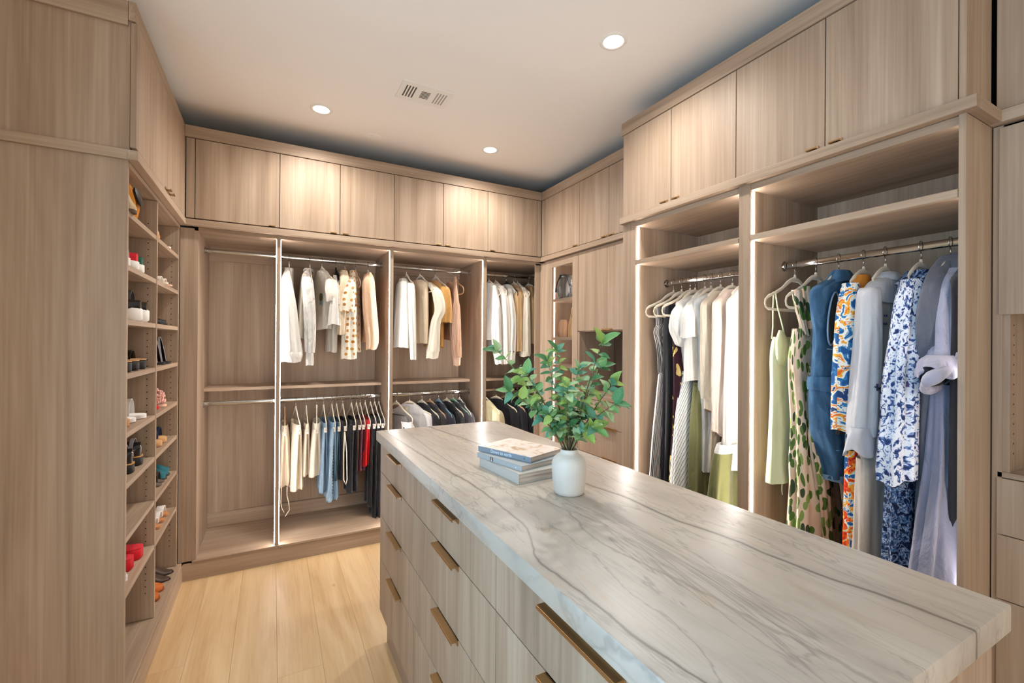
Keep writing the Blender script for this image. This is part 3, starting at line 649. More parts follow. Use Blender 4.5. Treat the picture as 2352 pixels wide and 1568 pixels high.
# --- second bay
x = .975; hb(x, 'beige', 'slim hanger showing in the neck of the long white top')
g = G('top', 'long white tunic top, first on the rod of the bay with the mustard tee', 'top', back(x), 'B', -6, OFFW)
g.loft('body', [(-.10, 0, .03, .07, .03), (-.125, 0, .03, .13, .034), (-.165, 0, .035, .18, .045), (-.396, 0, .04, .19, .055), (-.666, 0, .044, .195, .066)], fold=.007); g.loft('sleeve', rows_sleeve([(-.15, .0, .02), (-.2, -.008, .028), (-.5, -.018, .026), (-.76, -.028, .02)]), fold=.003)
x = 1.09; hb(x, 'beige', 'slim hanger arching out of the neckline of the cream bishop-sleeve blouse', turn=10)
g = G('blouse', 'cream blouse with a bent billowing sleeve and wide cuff', 'blouse', back(x), 'B', 6, CREAM)
g.loft('body', [(-.105, 0, .02, .08, .03), (-.13, 0, .02, .15, .034), (-.175, 0, .02, .19, .04), (-.46, 0, .02, .195, .045), (-.63, 0, .015, .195, .045)], fold=.005, mat=BEI)
g.loft('sleeve', [(-.13, .12, -.02, .03, .028), (-.20, .2, -.055, .04, .04), (-.281, .22, -.072, .045, .043), (-.37, .225, -.08, .045, .04), (-.46, .22, -.045, .04, .032), (-.637, .22, -.031, .04, .043), (-.70, .22, -.024, .04, .048)], fold=.007, m=6)
g.loft('cuff', [(-.695, .22, -.024, .042, .05), (-.752, .22, -.018, .04, .048)], fold=.002)
x = 1.225; hb(x, 'beige', 'slim hanger above the mustard tee', turn=6)
g = G('tshirt', 'mustard brown short-sleeved tee with a black neck label', 't-shirt', back(x), 'B', 2, MUST)
g.loft('body', [(-.10, 0, .02, .07, .03), (-.13, 0, .02, .15, .034), (-.175, 0, .02, .19, .042), (-.4, 0, .015, .195, .048), (-.665, 0, .01, .19, .05)], fold=.005); sleeve(g, 1, .46, .05, .052, hy=-.012, cy=-.01); g.patch('neck_label', oval(.03, -.135, .018, .010, .053, 8), BLACK, .002)
KNIT = stripes('striped_knit', '#d2ab90', '#8f6a55', .011, .66)
x = 1.396; hb(x, 'tan', 'slim hanger holding the pink-brown striped knit')
g = G('sweater', 'pink-beige sweater with narrow brown vertical stripes and a long sleeve', 'sweater', back(x), 'B', 0, KNIT)
g.loft('body', [(-.10, 0, .04, .03, .02), (-.2, 0, .05, .17, .024), (-.6, 0, .05, .18, .034)]); g.loft('sleeve', rows_sleeve([(-.073, .058, .006), (-.273, .063, .022), (-.345, .062, .038), (-.527, .06, .044), (-.745, .049, .036)], a=.04), fold=.004)
g.loft('cuff', [(-.745, .2, .049, .035, .033), (-.815, .2, .046, .03, .025)], plain('knit_cuff', '#d9b59b', .9), fold=.002)
# --- corner bay
for x, kind, lab, nm, cat, mat, brow, srow, turn, hl in [
    (1.735, 'beige', 'bright white long-sleeved top half hidden by the third glowing partition', 'top', 'top', OFFW, (.60, .18, .034), [(-.12, .02, .016), (-.294, .015, .035), (-.6, .01, .04), (-.81, -.012, .028)], 0, 'slim hanger at the left end of the upper rod in the far corner bay'),
    (1.80, 'beige', 'cream-lined white cardigan with a small brown button, second in the far corner bay', 'cardigan', 'cardigan', WARMW, (.70, .19, .036), [(-.119, .02, .02), (-.252, .0, .036), (-.519, -.015, .034), (-.807, -.02, .034)], 0, 'slim hanger arching above the white cardigan in the far corner bay'),
    (1.912, 'black', 'narrow white shirt with a thin black line at its hem in the far corner bay', 'shirt', 'shirt', OFFW, (.70, .19, .03), [(-.14, .05, .02), (-.286, .055, .033), (-.46, .04, .041), (-.80, .056, .041)], 0, 'thin dark wire hanger above the narrow white shirt in the far corner bay'),
    (1.99, 'beige', 'tan shirt mostly behind a cream linen sleeve in the far corner bay', 'shirt', 'shirt', TAN, (.72, .19, .034), [(-.13, .04, .03), (-.2, .05, .045), (-.3, .05, .04), (-.7, .05, .036)], 0, 'slim hanger holding the tan shirt in the far corner bay'),
    (2.03, 'beige', 'cream linen shirt with a long sleeve and turned cuff in the far corner bay', 'shirt', 'shirt', CREAM, (.70, .19, .03), [(-.12, .03, .02), (-.22, .02, .035), (-.516, .022, .045), (-.73, .022, .050)], 0, 'slim hanger holding the cream linen shirt in the far corner bay'),
    (2.15, 'beige', 'brown and tan open jacket with orange lining, last on the far corner rod', 'jacket', 'jacket', TAN, (.62, .17, .034), [(-.116, .06, .03), (-.315, .06, .04), (-.633, .05, .04)], 8, 'slim hanger above the brown and tan jacket at the end of the far corner rod')]:
    hb(x, kind, hl, turn=turn); g = G(nm, lab, cat, back(x), 'B', turn, mat)
    g.loft('body', body_rows(*brow[:1], brow[1], brow[2])); g.loft('sleeve', rows_sleeve(srow, w=brow[1]), fold=.005)
    if 'black line' in lab: g.loft('hem_band', [(-.695, .19, .055, .034, .043), (-.705, .19, .055, .034, .043)], BLACK, fold=.0)
    if 'turned cuff' in lab: g.loft('cuff', [(-.70, .19, .022, .037, .052), (-.745, .19, .022, .036, .05)], fold=.001)
    if 'orange lining' in lab: g.loft('lining', [(-.3, .2, .03, .012, .02), (-.62, .2, .03, .012, .02)], cloth('orange_lining', '#c07a2e'), fold=.003)
    if 'button' in lab: g.patch('button', oval(.12, -.36, .010, .014, .045, 8), plain('brown_button', '#5a3a26'), .003)

# --- lower rods: trousers hung from clips
LR = 1.062
def pants(x, L, mat, label, b=.03, leg=None, t=0, nm='trousers', cat='trousers', hk='beige', hl='', cy=0, seed=0, gather=0, w=.15, top=-.165):
    hb(x, hk, hl, LR, t, clips=True)
    g = G(nm, label, cat, back(x, LR), 'B', t, mat); lb = leg or b*.62
    g.loft('waistband', [(top, 0, cy, w-.006, b*.62), (top-.045, 0, cy, w, b*.75)], fold=.002, m=4)
    for s in (-1, 1):
        g.loft('leg', [(top-.042, s*.01, cy+s*.006, w-.005, b*.62), (top-.12, s*.012, cy+s*b*.35, w-.01, lb), ((top-.12-L)/2, s*.015, cy+s*b*.5, w-.03, lb*1.05), (-L+gather, s*.015, cy+s*b*.6, w-.04, lb*1.1), (-L, s*.015, cy+s*b*.5, w-.05 if not gather else w-.075, lb*(1.1 if not gather else .75))], fold=.005, m=6, seed=seed+s)
    return g
LT = 'clip hanger for the '
PC1 = cloth('oat_linen', '#dccbb4'); PC2 = cloth('ivory_twill', '#ece0ca'); PC3 = cloth('stone_cotton', '#d8c9b6'); PC4 = cloth('pale_canvas', '#e4d8c6')
def denim(name, a, b_, c): return blobs(name, [(0, a), (.45, b_), (.6, c)], 22, (1, .35, 1), .6, 4, interp='LINEAR', wr=.4)
DN1, DN2, DN3 = denim('denim_mid', '#6f8aa3', '#7d98b0', '#93aabf'), denim('denim_light', '#6d87a0', '#88a3ba', '#a3bacb'), denim('denim_dark', '#3f5668', '#4c6577', '#5c7788')
g = pants(.077, .62, PC1, 'oatmeal drawstring trousers with two long cords hanging down, first on the lower rod', .036, gather=.05, hl=LT+'oatmeal drawstring trousers', hk='tan')
for s, pts in ((1, [(0, .01), (.002, -.06), (.004, -.12), (-.006, -.165), (-.018, -.19)]), (-1, [(0, -.01), (.0, -.07), (-.012, -.13), (-.016, -.18), (.008, -.215), (.012, -.22)])):
    g.tube('drawstring', [(.11, s*.018+y, -.60+z) for y, z in pts], .0028, PC1)
pants(.152, .635, PC2, 'ivory trousers with an uneven hem, second on the lower rod', .036, hl=LT+'ivory trousers with the uneven hem', hk='cream', w=.16, t=6)
pants(.223, .545, PC3, 'narrow stone-coloured trousers, third on the lower rod', .024, hl=LT+'narrow stone-coloured trousers', w=.14)
pants(.295, .555, PC4, 'wide pale canvas shorts beside the blue jeans', .040, hl=LT+'wide pale canvas shorts', nm='shorts', cat='shorts', t=-4)
pants(.344, .68, DN1, 'mid-blue jeans next to the wide pale shorts', .028, hl=LT+'mid-blue jeans', nm='jeans', cat='jeans', w=.15)
g = pants(.403, .745, DN2, 'light blue jeans with a line of dark studs down the seam, longest of the jeans', .036, hl=LT+'studded light blue jeans', nm='jeans', cat='jeans', w=.16)
mb = MB()
for k in range(22): mb.lathe([(0, -.0042), (.003, -.002), (.004, 0)], (-(.137), .004, -.21-.023*k), 6, 'x')
st = ob('studs', mb.mesh('studs', BLACKH), g.root); st['kind'] = 'stuff'
pants(.437, .60, DN3, 'dark blue-grey jeans, the darkest and shortest jeans on the rod', .022, hl=LT+'dark blue-grey jeans', nm='jeans', cat='jeans')
g = pants(.482, .60, BLACK, 'black trousers with a looped cream cord hanging in front', .03, hl=LT+'black trousers with the cream cord')
g.tube('cord', [(.155, .006, -.24), (.157, .012, -.4), (.157, .010, -.60), (.157, -.006, -.638), (.157, -.014, -.60), (.157, -.010, -.4), (.155, .004, -.24)], .0042, CREAM)
pants(.546, .71, cloth('black_wool', '#1c1c22'), 'plain black trousers, widest of the black pairs between cream cord and brown pair', .034, hl=LT+'wide plain black trousers')
pants(.572+.012, .545, cloth('chocolate', '#523a30'), 'chocolate brown folded trousers squeezed between black and maroon', .018, hl=LT+'chocolate brown trousers')
pants(.612, .555, cloth('maroon', '#5e2838'), 'maroon trousers beside the bright red ones', .027, hl=LT+'maroon trousers')
g = pants(.651, .52, cloth('bright_red', '#d5121c'), 'bright red drawstring shorts, the only bright red garment on the rods', .026, hl=LT+'bright red shorts', nm='shorts', cat='shorts')
pants(.692, .83, BLACK, 'long black trousers right after the bright red shorts', .025, hl=LT+'long black trousers after the red shorts')
pants(.725, .93, cloth('black_jersey', '#19191c'), 'floor-grazing black trousers next to last on the lower rod', .022, hl=LT+'floor-grazing black trousers')
pants(.757, .935, CHAR, 'charcoal trousers last on the lower rod, behind the corner of the island', .022, hl=LT+'charcoal trousers')

# --- lower rods: sweaters and tops behind the island
def knit(x, mat, label, hk, hl, t=0, nm='sweater', cat='sweater', w=.19, th=.024, L=.62, extra=None):
    t = t*1.0+(14 if 'grey crew' in label else 4); w = min(w, .185)
    hb(x, hk, hl, LR, t); g = G(nm, label, cat, back(x, LR), 'B', t, mat); g.loft('body', body_rows(L, w, th, neck=.06), fold=.004); sleeve(g, 1, L-.05, .045, .035)
    sleeve(g, -1, L-.05, .045, .035); g.loft('collar', [(-.080, 0, .0, .062, .028), (-.094, 0, .0, .07, .034)], fold=.0)
    if extra: g.patch('neck_label', oval(.0, -.115, .012, .014, .040, 8), extra, .002)
    return g
hb(.90, 'beige', 'slim hanger holding the grey camisole with white lace', LR, 20); g = G('camisole', 'dark grey camisole edged with white lace, first on its lower rod', 'camisole', back(.90, LR), 'B', 20, cloth('dark_grey', '#6a6462'))
g.loft('body', [(-.16, 0, .012, .15, .02), (-.24, 0, .014, .19, .03), (-.55, 0, .016, .19, .04)]); g.loft('lace_edge', [(-.20, .15, .01, .06, .03), (-.26, .17, .0, .06, .036), (-.40, .17, -.01, .06, .04)], LACE, fold=.008)
knit(1.01, GREYT, 'light grey crew-neck tee, widest on its lower rod', 'beige', 'slim hanger in the neck of the light grey tee', 26, 'tshirt', 't-shirt', extra=plain('label_cream', '#e6d9a8'))
knit(1.115, BLACK, 'black sweater right beside the light grey tee', 'beige', 'slim beige hanger above the black sweater beside the grey tee', 16)
knit(1.184, CHAR, 'charcoal sweater on a tan hanger, among the dark ones behind the island', 'tan', 'tan hanger of the charcoal sweater', 12)
knit(1.262, cloth('navy_knit', '#1e1f29'), 'dark navy sweater on the pale blue hanger', 'blue', 'pale blue hanger among the dark sweaters', 6)
knit(1.335, BLACK, 'black cardigan with a cream label inside its neck', 'beige', 'slim beige hanger of the black cardigan with a cream label', 14, 'cardigan', 'cardigan', extra=plain('label_stone', '#cfcab4'))
knit(1.395, cloth('aubergine_black', '#211c22'), 'black-brown sweater on the pale green hanger', 'green', 'pale green hanger among the dark sweaters', 12)
knit(1.455, CHAR, 'charcoal jacket last on its lower rod before the glowing strip', 'white', 'off-white hanger of the last charcoal jacket', 0, 'jacket', 'jacket', w=.16)
hb(1.70, 'beige', 'slim hanger holding the pale olive linen top', LR, 10); g = G('top', 'pale olive linen top, partly behind the third glowing partition', 'top', back(1.70, LR), 'B', 10, cloth('pale_olive', '#c8bd97')); g.loft('body', body_rows(.6, .2, .035)); sleeve(g, 1, .5, .06, .05)
knit(1.815, BLACK, 'black sweater in the far corner bay, in front of a navy one', 'beige', 'slim hanger arching above the black sweater in the far corner bay', 24)
knit(1.915, cloth('ink_navy', '#1a1b24'), 'ink navy sweater with a tiny gold label in the far corner bay', 'tan', 'tan hanger above the ink navy sweater in the far corner bay', 18, extra=plain('gold_label', '#a98a3a'))
knit(2.03, cloth('ink_black', '#141417'), 'wide black coat last on the lower rod in the far corner bay', 'black', 'dark hanger of the black coat in the far corner bay', 14, 'coat', 'coat', w=.19)

# ------------------------------------------------------------------ right wall: dresses
RX0, RZ = 2.13, 1.867
def rt(y): return (RX0, y, RZ)
def hr(y, kind, label, turn=0): hanger(kind, (RX0, y, RZ), PI+math.radians(turn), label)
# near bay (denim, florals)
hr(1.21, 'beige', 'bare-ended beige hanger holding the thin straps of the lime slip dress')
LIME = plain('lime_satin', '#c9cea6', .42, sheen=.2, wr=.25)
g = G('slip_dress', 'short lime green satin slip dress on thin straps', 'dress', rt(1.21), 'R', 0, LIME)
g.loft('body', [(-.335, .10, 0, .055, .018), (-.37, .085, 0, .085, .024), (-.438, .062, 0, .115, .030), (-.581, .052, 0, .12, .032), (-.784, .048, 0, .13, .036), (-.982, .049, 0, .142, .040)], fold=.006, m=5)
for s in (-1, 1): g.tube('strap', [(.155, s*.004, -.135), (.150, s*.010, -.2), (.13-.01*s, s*.016, -.29), (.125-.02*s, s*.018, -.345)], .0032, LIME)
g.tube('strap', [(-.05, .004, -.13), (-.02, .01, -.25), (-.01, .018, -.36)], .0032, LIME)
g.loft('bust_cup', [(-.305, .135, .014, .008, .005), (-.35, .125, .016, .04, .014), (-.42, .115, .018, .055, .020), (-.46, .11, .014, .05, .016)], fold=.0)
g.tube('loose_thread', [(.09, .0, -.98), (.092, 0, -1.03), (.088, 0, -1.05)], .0014, LIME)
hr(1.12, 'beige', 'beige hanger holding the green leaf print gown')
def leafm():
    def bld(nt, v):
        mp = N(nt, 'Mapping'); mp.inputs['Scale'].default_value = (1.15, .8, 1); mp.inputs['Rotation'].default_value = (0, 0, .5); nt.links.new(v, mp.inputs[0])
        n = N(nt, 'TexNoise'); n.inputs['Scale'].default_value = 5; nt.links.new(mp.outputs[0], n.inputs[0])
        mxv = N(nt, 'Mix'); mxv.data_type = 'VECTOR'; mxv.inputs[0].default_value = .10; nt.links.new(mp.outputs[0], mxv.inputs[4]); nt.links.new(n.outputs[1], mxv.inputs[5])
        vo = N(nt, 'TexVoronoi'); vo.voronoi_dimensions = '2D'; vo.inputs['Scale'].default_value = 28; nt.links.new(mxv.outputs[1], vo.inputs['Vector'])
        lt = N(nt, 'Math', operation='LESS_THAN'); lt.inputs[1].default_value = .44; nt.links.new(vo.outputs['Distance'], lt.inputs[0])
        sep = N(nt, 'SeparateColor'); nt.links.new(vo.outputs['Color'], sep.inputs[0])
        r = ramp(nt, [(0, lin('#4e6a2c')), (.32, lin('#35472a')), (.52, lin('#7c934a')), (.74, lin('#d7b79c'))], 'CONSTANT'); nt.links.new(sep.outputs[0], r.inputs[0])
        mx = N(nt, 'Mix'); mx.data_type = 'RGBA'; mx.inputs[6].default_value = lin('#d9bfa6'); nt.links.new(lt.outputs[0], mx.inputs[0]); nt.links.new(r.outputs[0], mx.inputs[7]); return mx.outputs[2]
    return uvpat('leaf_print', bld, .6, .5)
LEAFP = leafm()
g = G('gown', 'long blush gown with a green leaf print and twisted drape', 'dress', rt(1.12), 'R', 0, LEAFP)
g.loft('body', [(-.30, .085, .0, .075, .026), (-.36, .085, 0, .085, .030), (-.434, .087, 0, .095, .034), (-.571, .064, 0, .105, .038), (-.719, .036, 0, .115, .042), (-.867, .029, 0, .13, .046), (-1.018, .006, 0, .145, .05), (-1.30, -.01, 0, .18, .06), (-1.62, -.02, 0, .2, .065)], fold=.011, m=6, n=48)
g.loft('halter_strap', [(-.135, .15, .002, .022, .018), (-.19, .150, .01, .020, .014), (-.27, .135, .02, .016, .009), (-.33, .12, .024, .016, .010)], fold=.003); g.loft('halter_strap', [(-.115, .07, -.004, .035, .022), (-.2, .05, -.004, .04, .024), (-.32, .04, 0, .05, .03)], fold=.005)
g.loft('twist', [(-.46, .11, .04, .012, .010), (-.6, .07, .044, .02, .014), (-.75, .10, .05, .03, .016), (-.95, .05, .055, .035, .018), (-1.2, .02, .06, .03, .018)], fold=.004)
hr(1.028, 'short', 'hidden beige hanger inside the denim vest dress, only its hook shows')
DEN = blobs('denim_deep', [(0, '#26435f'), (.45, '#335777'), (.62, '#476d8f')], 18, (1, .5, 1), .6, 4, interp='LINEAR', wr=.35)
SEAM = plain('denim_seam', '#7d9cb8', .8)
g = G('denim_dress', 'sleeveless blue denim dress with a stand collar and frayed rounded hem', 'dress', rt(1.028), 'R', 0, DEN)
g.loft('body', [(-.085, -.005, 0, .055, .032), (-.115, .02, 0, .115, .034), (-.150, .045, 0, .155, .034), (-.234, .045, 0, .150, .036), (-.30, .04, 0, .135, .038), (-.356, .05, 0, .125, .04), (-.48, .07, 0, .112, .04), (-.514, .075, 0, .110, .04)], fold=.003, m=5)
g.loft('skirt', [(-.515, .07, 0, .112, .044), (-.60, .06, 0, .118, .05), (-.72, .04, 0, .112, .054), (-.83, .01, 0, .10, .054), (-.925, -.01, 0, .09, .05)], fold=.006, m=5)
g.loft('waist_tab', [(-.498, .08, .004, .115, .050), (-.53, .08, .004, .118, .054), (-.555, .075, .004, .116, .052)], fold=.002)
g.loft('collar', [(-.052, -.01, .004, .045, .026), (-.075, -.005, .006, .062, .038), (-.105, .0, .008, .085, .044)], fold=.0, sub=3)
g.patch('armhole', [(.128+.036*math.cos(a)+.03*math.sin(a)*-.6, .040, -.262+.105*math.sin(a)) for a in [2*PI*i/20 for i in range(20)]], INSIDE, .002)
g.tube('armhole_seam', [(.128+.038*math.cos(a)+.03*math.sin(a)*-.6, .043, -.262+.108*math.sin(a)) for a in [2*PI*i/28 for i in range(28)]], .0034, SEAM, closed=True, n=6)
for z, xa, xb in ((-.385, .17, -.06), (-.80, .10, -.07)): g.tube('stitching', [(xa, .042, z), ((xa+xb)/2, .048, z-.008), (xb, .042, z)], .0015, SEAM, n=5)
g.tube('pocket_seam', [(.125, .048, -.56), (.075, .056, -.64), (.03, .060, -.68), (-.01, .058, -.69)], .0016, SEAM, n=5)
g.loft('frayed_hem', [(-.912, -.009, 0, .093, .053), (-.94, -.011, 0, .086, .048)], SEAM, fold=.003, m=11)
g.patch('button', oval(.055, -.37, .006, .006, .046, 8), plain('copper_button', '#8d5b3f', .3, metal=1), .003)
hr(.937, 'short', 'beige hanger rising from the orange and blue kimono')
KIM = blobs('painted_print', [(0, '#20538a'), (.40, '#3577ac'), (.455, '#e9e6dd'), (.53, '#e8a43a'), (.575, '#e06a26'), (.61, '#d8d4cc'), (.66, '#23406e')], 8.5, (1, 2.2, 1), 1.4, 3, 2.3)
KIM2 = blobs('painted_print_hot', [(0, '#2a5f9a'), (.42, '#cfe0e6'), (.47, '#f0a93c'), (.53, '#e2561e'), (.6, '#c8281e'), (.66, '#efe2c6')], 12, (1, 1.6, 1), 1.4, 3, 5.1)
g = G('kimono', 'kimono dress in blue, white and orange painted print with a long sash', 'dress', rt(.937), 'R', 0, KIM)
g.loft('body', [(-.10, -.02, -.012, .06, .02), (-.16, -.01, -.014, .15, .022), (-.35, -.01, -.014, .17, .026), (-.72, -.01, -.014, .17, .026)], INSIDE, fold=.003)  # body near black: the shade between the garments is put into its colour
g.loft('shoulder', [(-.085, .02, .0, .035, .024), (-.13, .03, .0, .06, .030), (-.21, .03, .0, .06, .028)], plain('orange_yoke', '#d88a34', .8), fold=.002)
g.loft('sleeve', [(-.125, .115, .006, .03, .026), (-.198, .120, .006, .05, .034), (-.285, .128, .006, .062, .036), (-.462, .134, .006, .070, .038), (-.60, .145, .006, .062, .038), (-.70, .15, .006, .058, .036)], fold=.004, m=4)
g.loft('sash', [(-.68, .07, -.004, .034, .020), (-.90, .068, -.004, .038, .022), (-1.2, .069, -.004, .043, .024), (-1.55, .07, -.004, .043, .024)], KIM2, fold=.003, m=4)
hr(.863, 'short', 'beige hanger above the stand collar of the grey satin shirt dress')
GS = plain('grey_satin', '#b9b9bd', .36, sheen=.2, wr=.3); GS2 = plain('stone_satin', '#b0a69b', .4, sheen=.2, wr=.25); NAVYP = plain('navy_print', '#2a2b48', .7)
g = G('shirt_dress', 'long pale grey satin shirt dress with stand collar and dark twig print', 'dress', rt(.863), 'R', 0, GS)
g.loft('body', [(-.105, -.01, 0, .05, .03), (-.13, 0, 0, .11, .034), (-.165, .0, 0, .15, .038), (-.196, -.0, 0, .150, .04), (-.461, .0, 0, .125, .042), (-.805, .03, 0, .115, .046), (-.84, .035, 0, .118, .046)], GS2, fold=.006, m=6)
g.loft('yoke', [(-.103, -.01, .004, .055, .034), (-.13, .0, .004, .116, .038), (-.165, .0, .004, .156, .042), (-.205, .0, .004, .154, .043)], fold=.001)
g.tube('yoke_seam', [(.15, .030, -.207), (.05, .049, -.21), (-.05, .049, -.208), (-.14, .034, -.20)], .0016, plain('seam_grey', '#6d6863'), n=5)
g.loft('collar', [(-.082, -.01, .006, .042, .026), (-.098, -.008, .008, .056, .036), (-.115, -.006, .008, .062, .040)], fold=.001)
g.patch('keyhole', oval(-.045, -.135, .013, .024, .047, 12), INSIDE, .002)
g.loft('sleeve', [(-.15, .12, .0, .03, .03), (-.187, .135, .004, .042, .036), (-.373, .145, .006, .052, .038), (-.542, .155, .006, .064, .040), (-.66, .163, .006, .076, .042), (-.70, .170, .006, .07, .040)], fold=.006, m=5)
g.loft('cuff', [(-.672, .172, .008, .078, .030), (-.690, .182, .010, .090, .032), (-.755, .200, .010, .100, .034), (-.757, .200, .010, .097, .031)], fold=.007, m=4, sub=5, hem=.014)
g.loft('cuff_lining', [(-.75, .200, .010, .092, .028), (-.756, .200, .010, .04, .01)], INSIDE, fold=0, hem=.0)
g.loft('skirt', [(-.80, .045, -.004, .12, .042), (-1.0, .046, -.004, .122, .046), (-1.25, .046, -.004, .126, .05), (-1.55, .046, -.004, .13, .05)], GS2, fold=.012, m=6, n=48)
for pts in ([(.20, -.520), (.17, -.528), (.14, -.540), (.115, -.548)], [(.185, -.51), (.183, -.535)], [(.160, -.522), (.158, -.545)], [(.135, -.53), (.132, -.552)], [(-.02, -.35), (-.02, -.40)], [(-.005, -.36), (-.04, -.362)]):
    g.tube('print', [(a, .052, z) for a, z in pts], .0032, NAVYP, n=5)
g.tube('print', [(.115, .048, -.255), (.115, .048, -.262)], .006, NAVYP, n=6); g.tube('print', [(.115, .047, -.285), (.114, .047, -.292)], .006, NAVYP, n=6)
g.patch('print', oval(.04, -1.045, .030, .045, .052, 14), plain('dark_green_print', '#22362b', .8), .002); g.patch('print', oval(.045, -1.16, .022, .055, .052, 14), plain('yellow_print', '#cdbd2e', .8), .002)
hr(.753, 'short', 'beige hanger above the gathered neck of the blue and white floral dress')
BF = blobs('blue_floral', [(0, '#27345e'), (.36, '#3a5286'), (.415, '#7d92c0'), (.455, '#e3e6ee'), (.60, '#c6cee2'), (.635, '#59578a'), (.68, '#2b2b4e')], 52, (1, 1, 1), .7, 4, 1.3, wr=.9)
BF2 = blobs('blue_floral_dark', [(0, '#16203c'), (.42, '#1f3358'), (.47, '#4f6f9c'), (.54, '#b9c6da'), (.585, '#3c5580'), (.64, '#1b2338')], 52, (1, 1, 1), .7, 4, 4.3, wr=.6)
g = G('floral_dress', 'ruffled blue and white floral dress with a wide flounced sleeve', 'dress', rt(.753), 'R', 0, BF)
g.loft('body', [(-.105, -.02, -.004, .05, .028), (-.13, .0, -.004, .10, .034), (-.18, .0, -.004, .14, .036), (-.4, .02, -.004, .14, .038), (-.85, .05, -.004, .13, .04)], BF2, fold=.006)
g.loft('collar', [(-.092, -.01, .0, .07, .038), (-.115, -.005, .0, .085, .044), (-.15, .02, .0, .10, .046)], fold=.009, m=11, mat=BF2)
g.loft('sleeve', [(-.13, .075, .006, .05, .03), (-.21, .10, .010, .075, .038), (-.332, .125, .012, .085, .042), (-.452, .145, .012, .095, .044), (-.60, .15, .012, .10, .046), (-.63, .15, .012, .10, .046), (-.73, .155, .012, .12, .05), (-.835, .16, .012, .12, .052)], fold=.010, m=8, n=56, hem=.012)
g.loft('skirt', [(-.80, .090, -.006, .10, .04), (-1.0, .096, -.006, .10, .044), (-1.35, .097, -.006, .095, .046), (-1.36, .097, -.006, .1, .05), (-1.56, .097, -.006, .11, .055)], BF2, fold=.012, m=8, n=56)
hr(.67, 'short', 'metal hook above the lavender grey robe at the near end of the rod')
LAV = plain('lavender_linen', '#85869a', .75, sheen=.3, wr=.8, wscale=6); LAV2 = plain('slate_linen', '#62646f', .75, sheen=.2, wr=.8, wscale=6); LAVL = plain('lavender_light', '#a09fb2', .75, sheen=.3, wr=.7, wscale=6)
g = G('robe', 'long lavender grey linen robe with a big knotted sleeve cuff, nearest the camera', 'robe', rt(.67), 'R', 0, LAV)
g.loft('body', [(-.045, -.03, -.01, .04, .024), (-.08, -.02, -.01, .085, .034), (-.131, -.01, -.01, .14, .040), (-.252, .02, -.01, .17, .046), (-.371, .02, -.01, .168, .048), (-.491, -.005, -.01, .155, .048), (-.8, -.0, -.01, .16, .05), (-1.2, .0, -.01, .17, .05), (-1.5, .0, -.01, .17, .05)], LAV2, fold=.012, m=7, n=52)
g.loft('hood', [(-.035, -.045, .01, .03, .02), (-.06, -.03, .012, .06, .036), (-.10, -.02, .014, .085, .044), (-.15, -.03, .012, .09, .046)], LAV2, fold=.006)
g.loft('sleeve', [(-.10, .04, .02, .03, .028), (-.16, .08, .024, .05, .036), (-.27, .12, .03, .055, .042), (-.37, .13, .034, .058, .044), (-.44, .14, .036, .07, .044)], LAVL, fold=.008, m=6)
g.loft('rolled_cuff', [(-.400, .15, .034, .070, .036), (-.415, .165, .036, .095, .044), (-.445, .185, .038, .105, .048), (-.455, .19, .038, .100, .044)], LAVL, fold=.010, m=5, n=48, hem=.02)
g.tube('tie_loop', [(.19+.115*math.cos(a)+.01*math.sin(2*a), .040+.03*math.sin(a), -.475+.035*math.sin(a)-.10*(.19+.115*math.cos(a)-.19)) for a in [2*PI*i/26 for i in range(26)]], [.016+.006*math.sin(3*a) for a in [2*PI*i/26 for i in range(26)]], LAVL, n=10, closed=True)
g.patch('sleeve_opening', [(.19+.11*math.cos(a), .030, -.470+.03*math.sin(a)-.10*(.11*math.cos(a))) for a in [2*PI*i/20 for i in range(20)]], INSIDE, .003)
g.loft('tie_end', [(-.44, .085, .045, .018, .012), (-.455, .07, .05, .022, .012), (-.462, .06, .052, .012, .008)], LAVL, fold=.003, hem=0)
g.loft('front_panel', [(-.50, .10, .02, .05, .034), (-.75, .10, .024, .085, .04), (-.95, .13, .026, .12, .044), (-1.15, .16, .03, .155, .05), (-1.35, .15, .03, .14, .05)], LAV, fold=.014, m=6, n=52)
hr(.605, 'stub', 'dark hanger of the black coat behind the robe at the near end of the rod')
g = G('coat', 'black coat mostly hidden behind the lavender robe at the end of the rod', 'coat', rt(.605), 'R', 0, cloth('black_coat', '#202026')); g.loft('body', body_rows(1.13, .19, .018, hw=.2, ht=.02), fold=.003)
# far bay (whites, stripes)
PIN = stripes('pinstripe', '#35302f', '#cfc9c2', .0075, .72)
hr(1.922, 'beige', 'beige hanger with the pinstripe jumpsuit, first at the far end of the rod')
g = G('jumpsuit', 'black and white pinstripe jumpsuit with a gathered bodice', 'jumpsuit', rt(1.922), 'R', 0, PIN)
g.loft('strap', [(-.138, .13, 0, .016, .012), (-.20, .12, 0, .02, .014), (-.27, .105, 0, .03, .02)], fold=.002); g.loft('strap', [(-.12, .06, 0, .016, .012), (-.27, .06, 0, .03, .02)], fold=.002)
g.loft('bodice', [(-.255, .09, 0, .04, .024), (-.30, .098, 0, .055, .028), (-.36, .085, 0, .052, .028), (-.456, .068, 0, .05, .026), (-.55, .062, 0, .048, .026)], fold=.006, m=9)
for s in (-1, 1): g.loft('leg', [(-.54, .062+s*.01, s*.008, .045, .024), (-.744, .074+s*.016, s*.012, .056, .028), (-.935, .089+s*.016, s*.014, .062, .03), (-1.2, .110+s*.016, s*.014, .068, .034), (-1.55, .12+s*.016, s*.014, .07, .036)], fold=.006, m=7, n=44)
g.loft('side_trim', [(-.55, .115, .0, .004, .006), (-.935, .165, .0, .005, .006), (-1.3, .19, .0, .005, .006)], OFFW, fold=0)
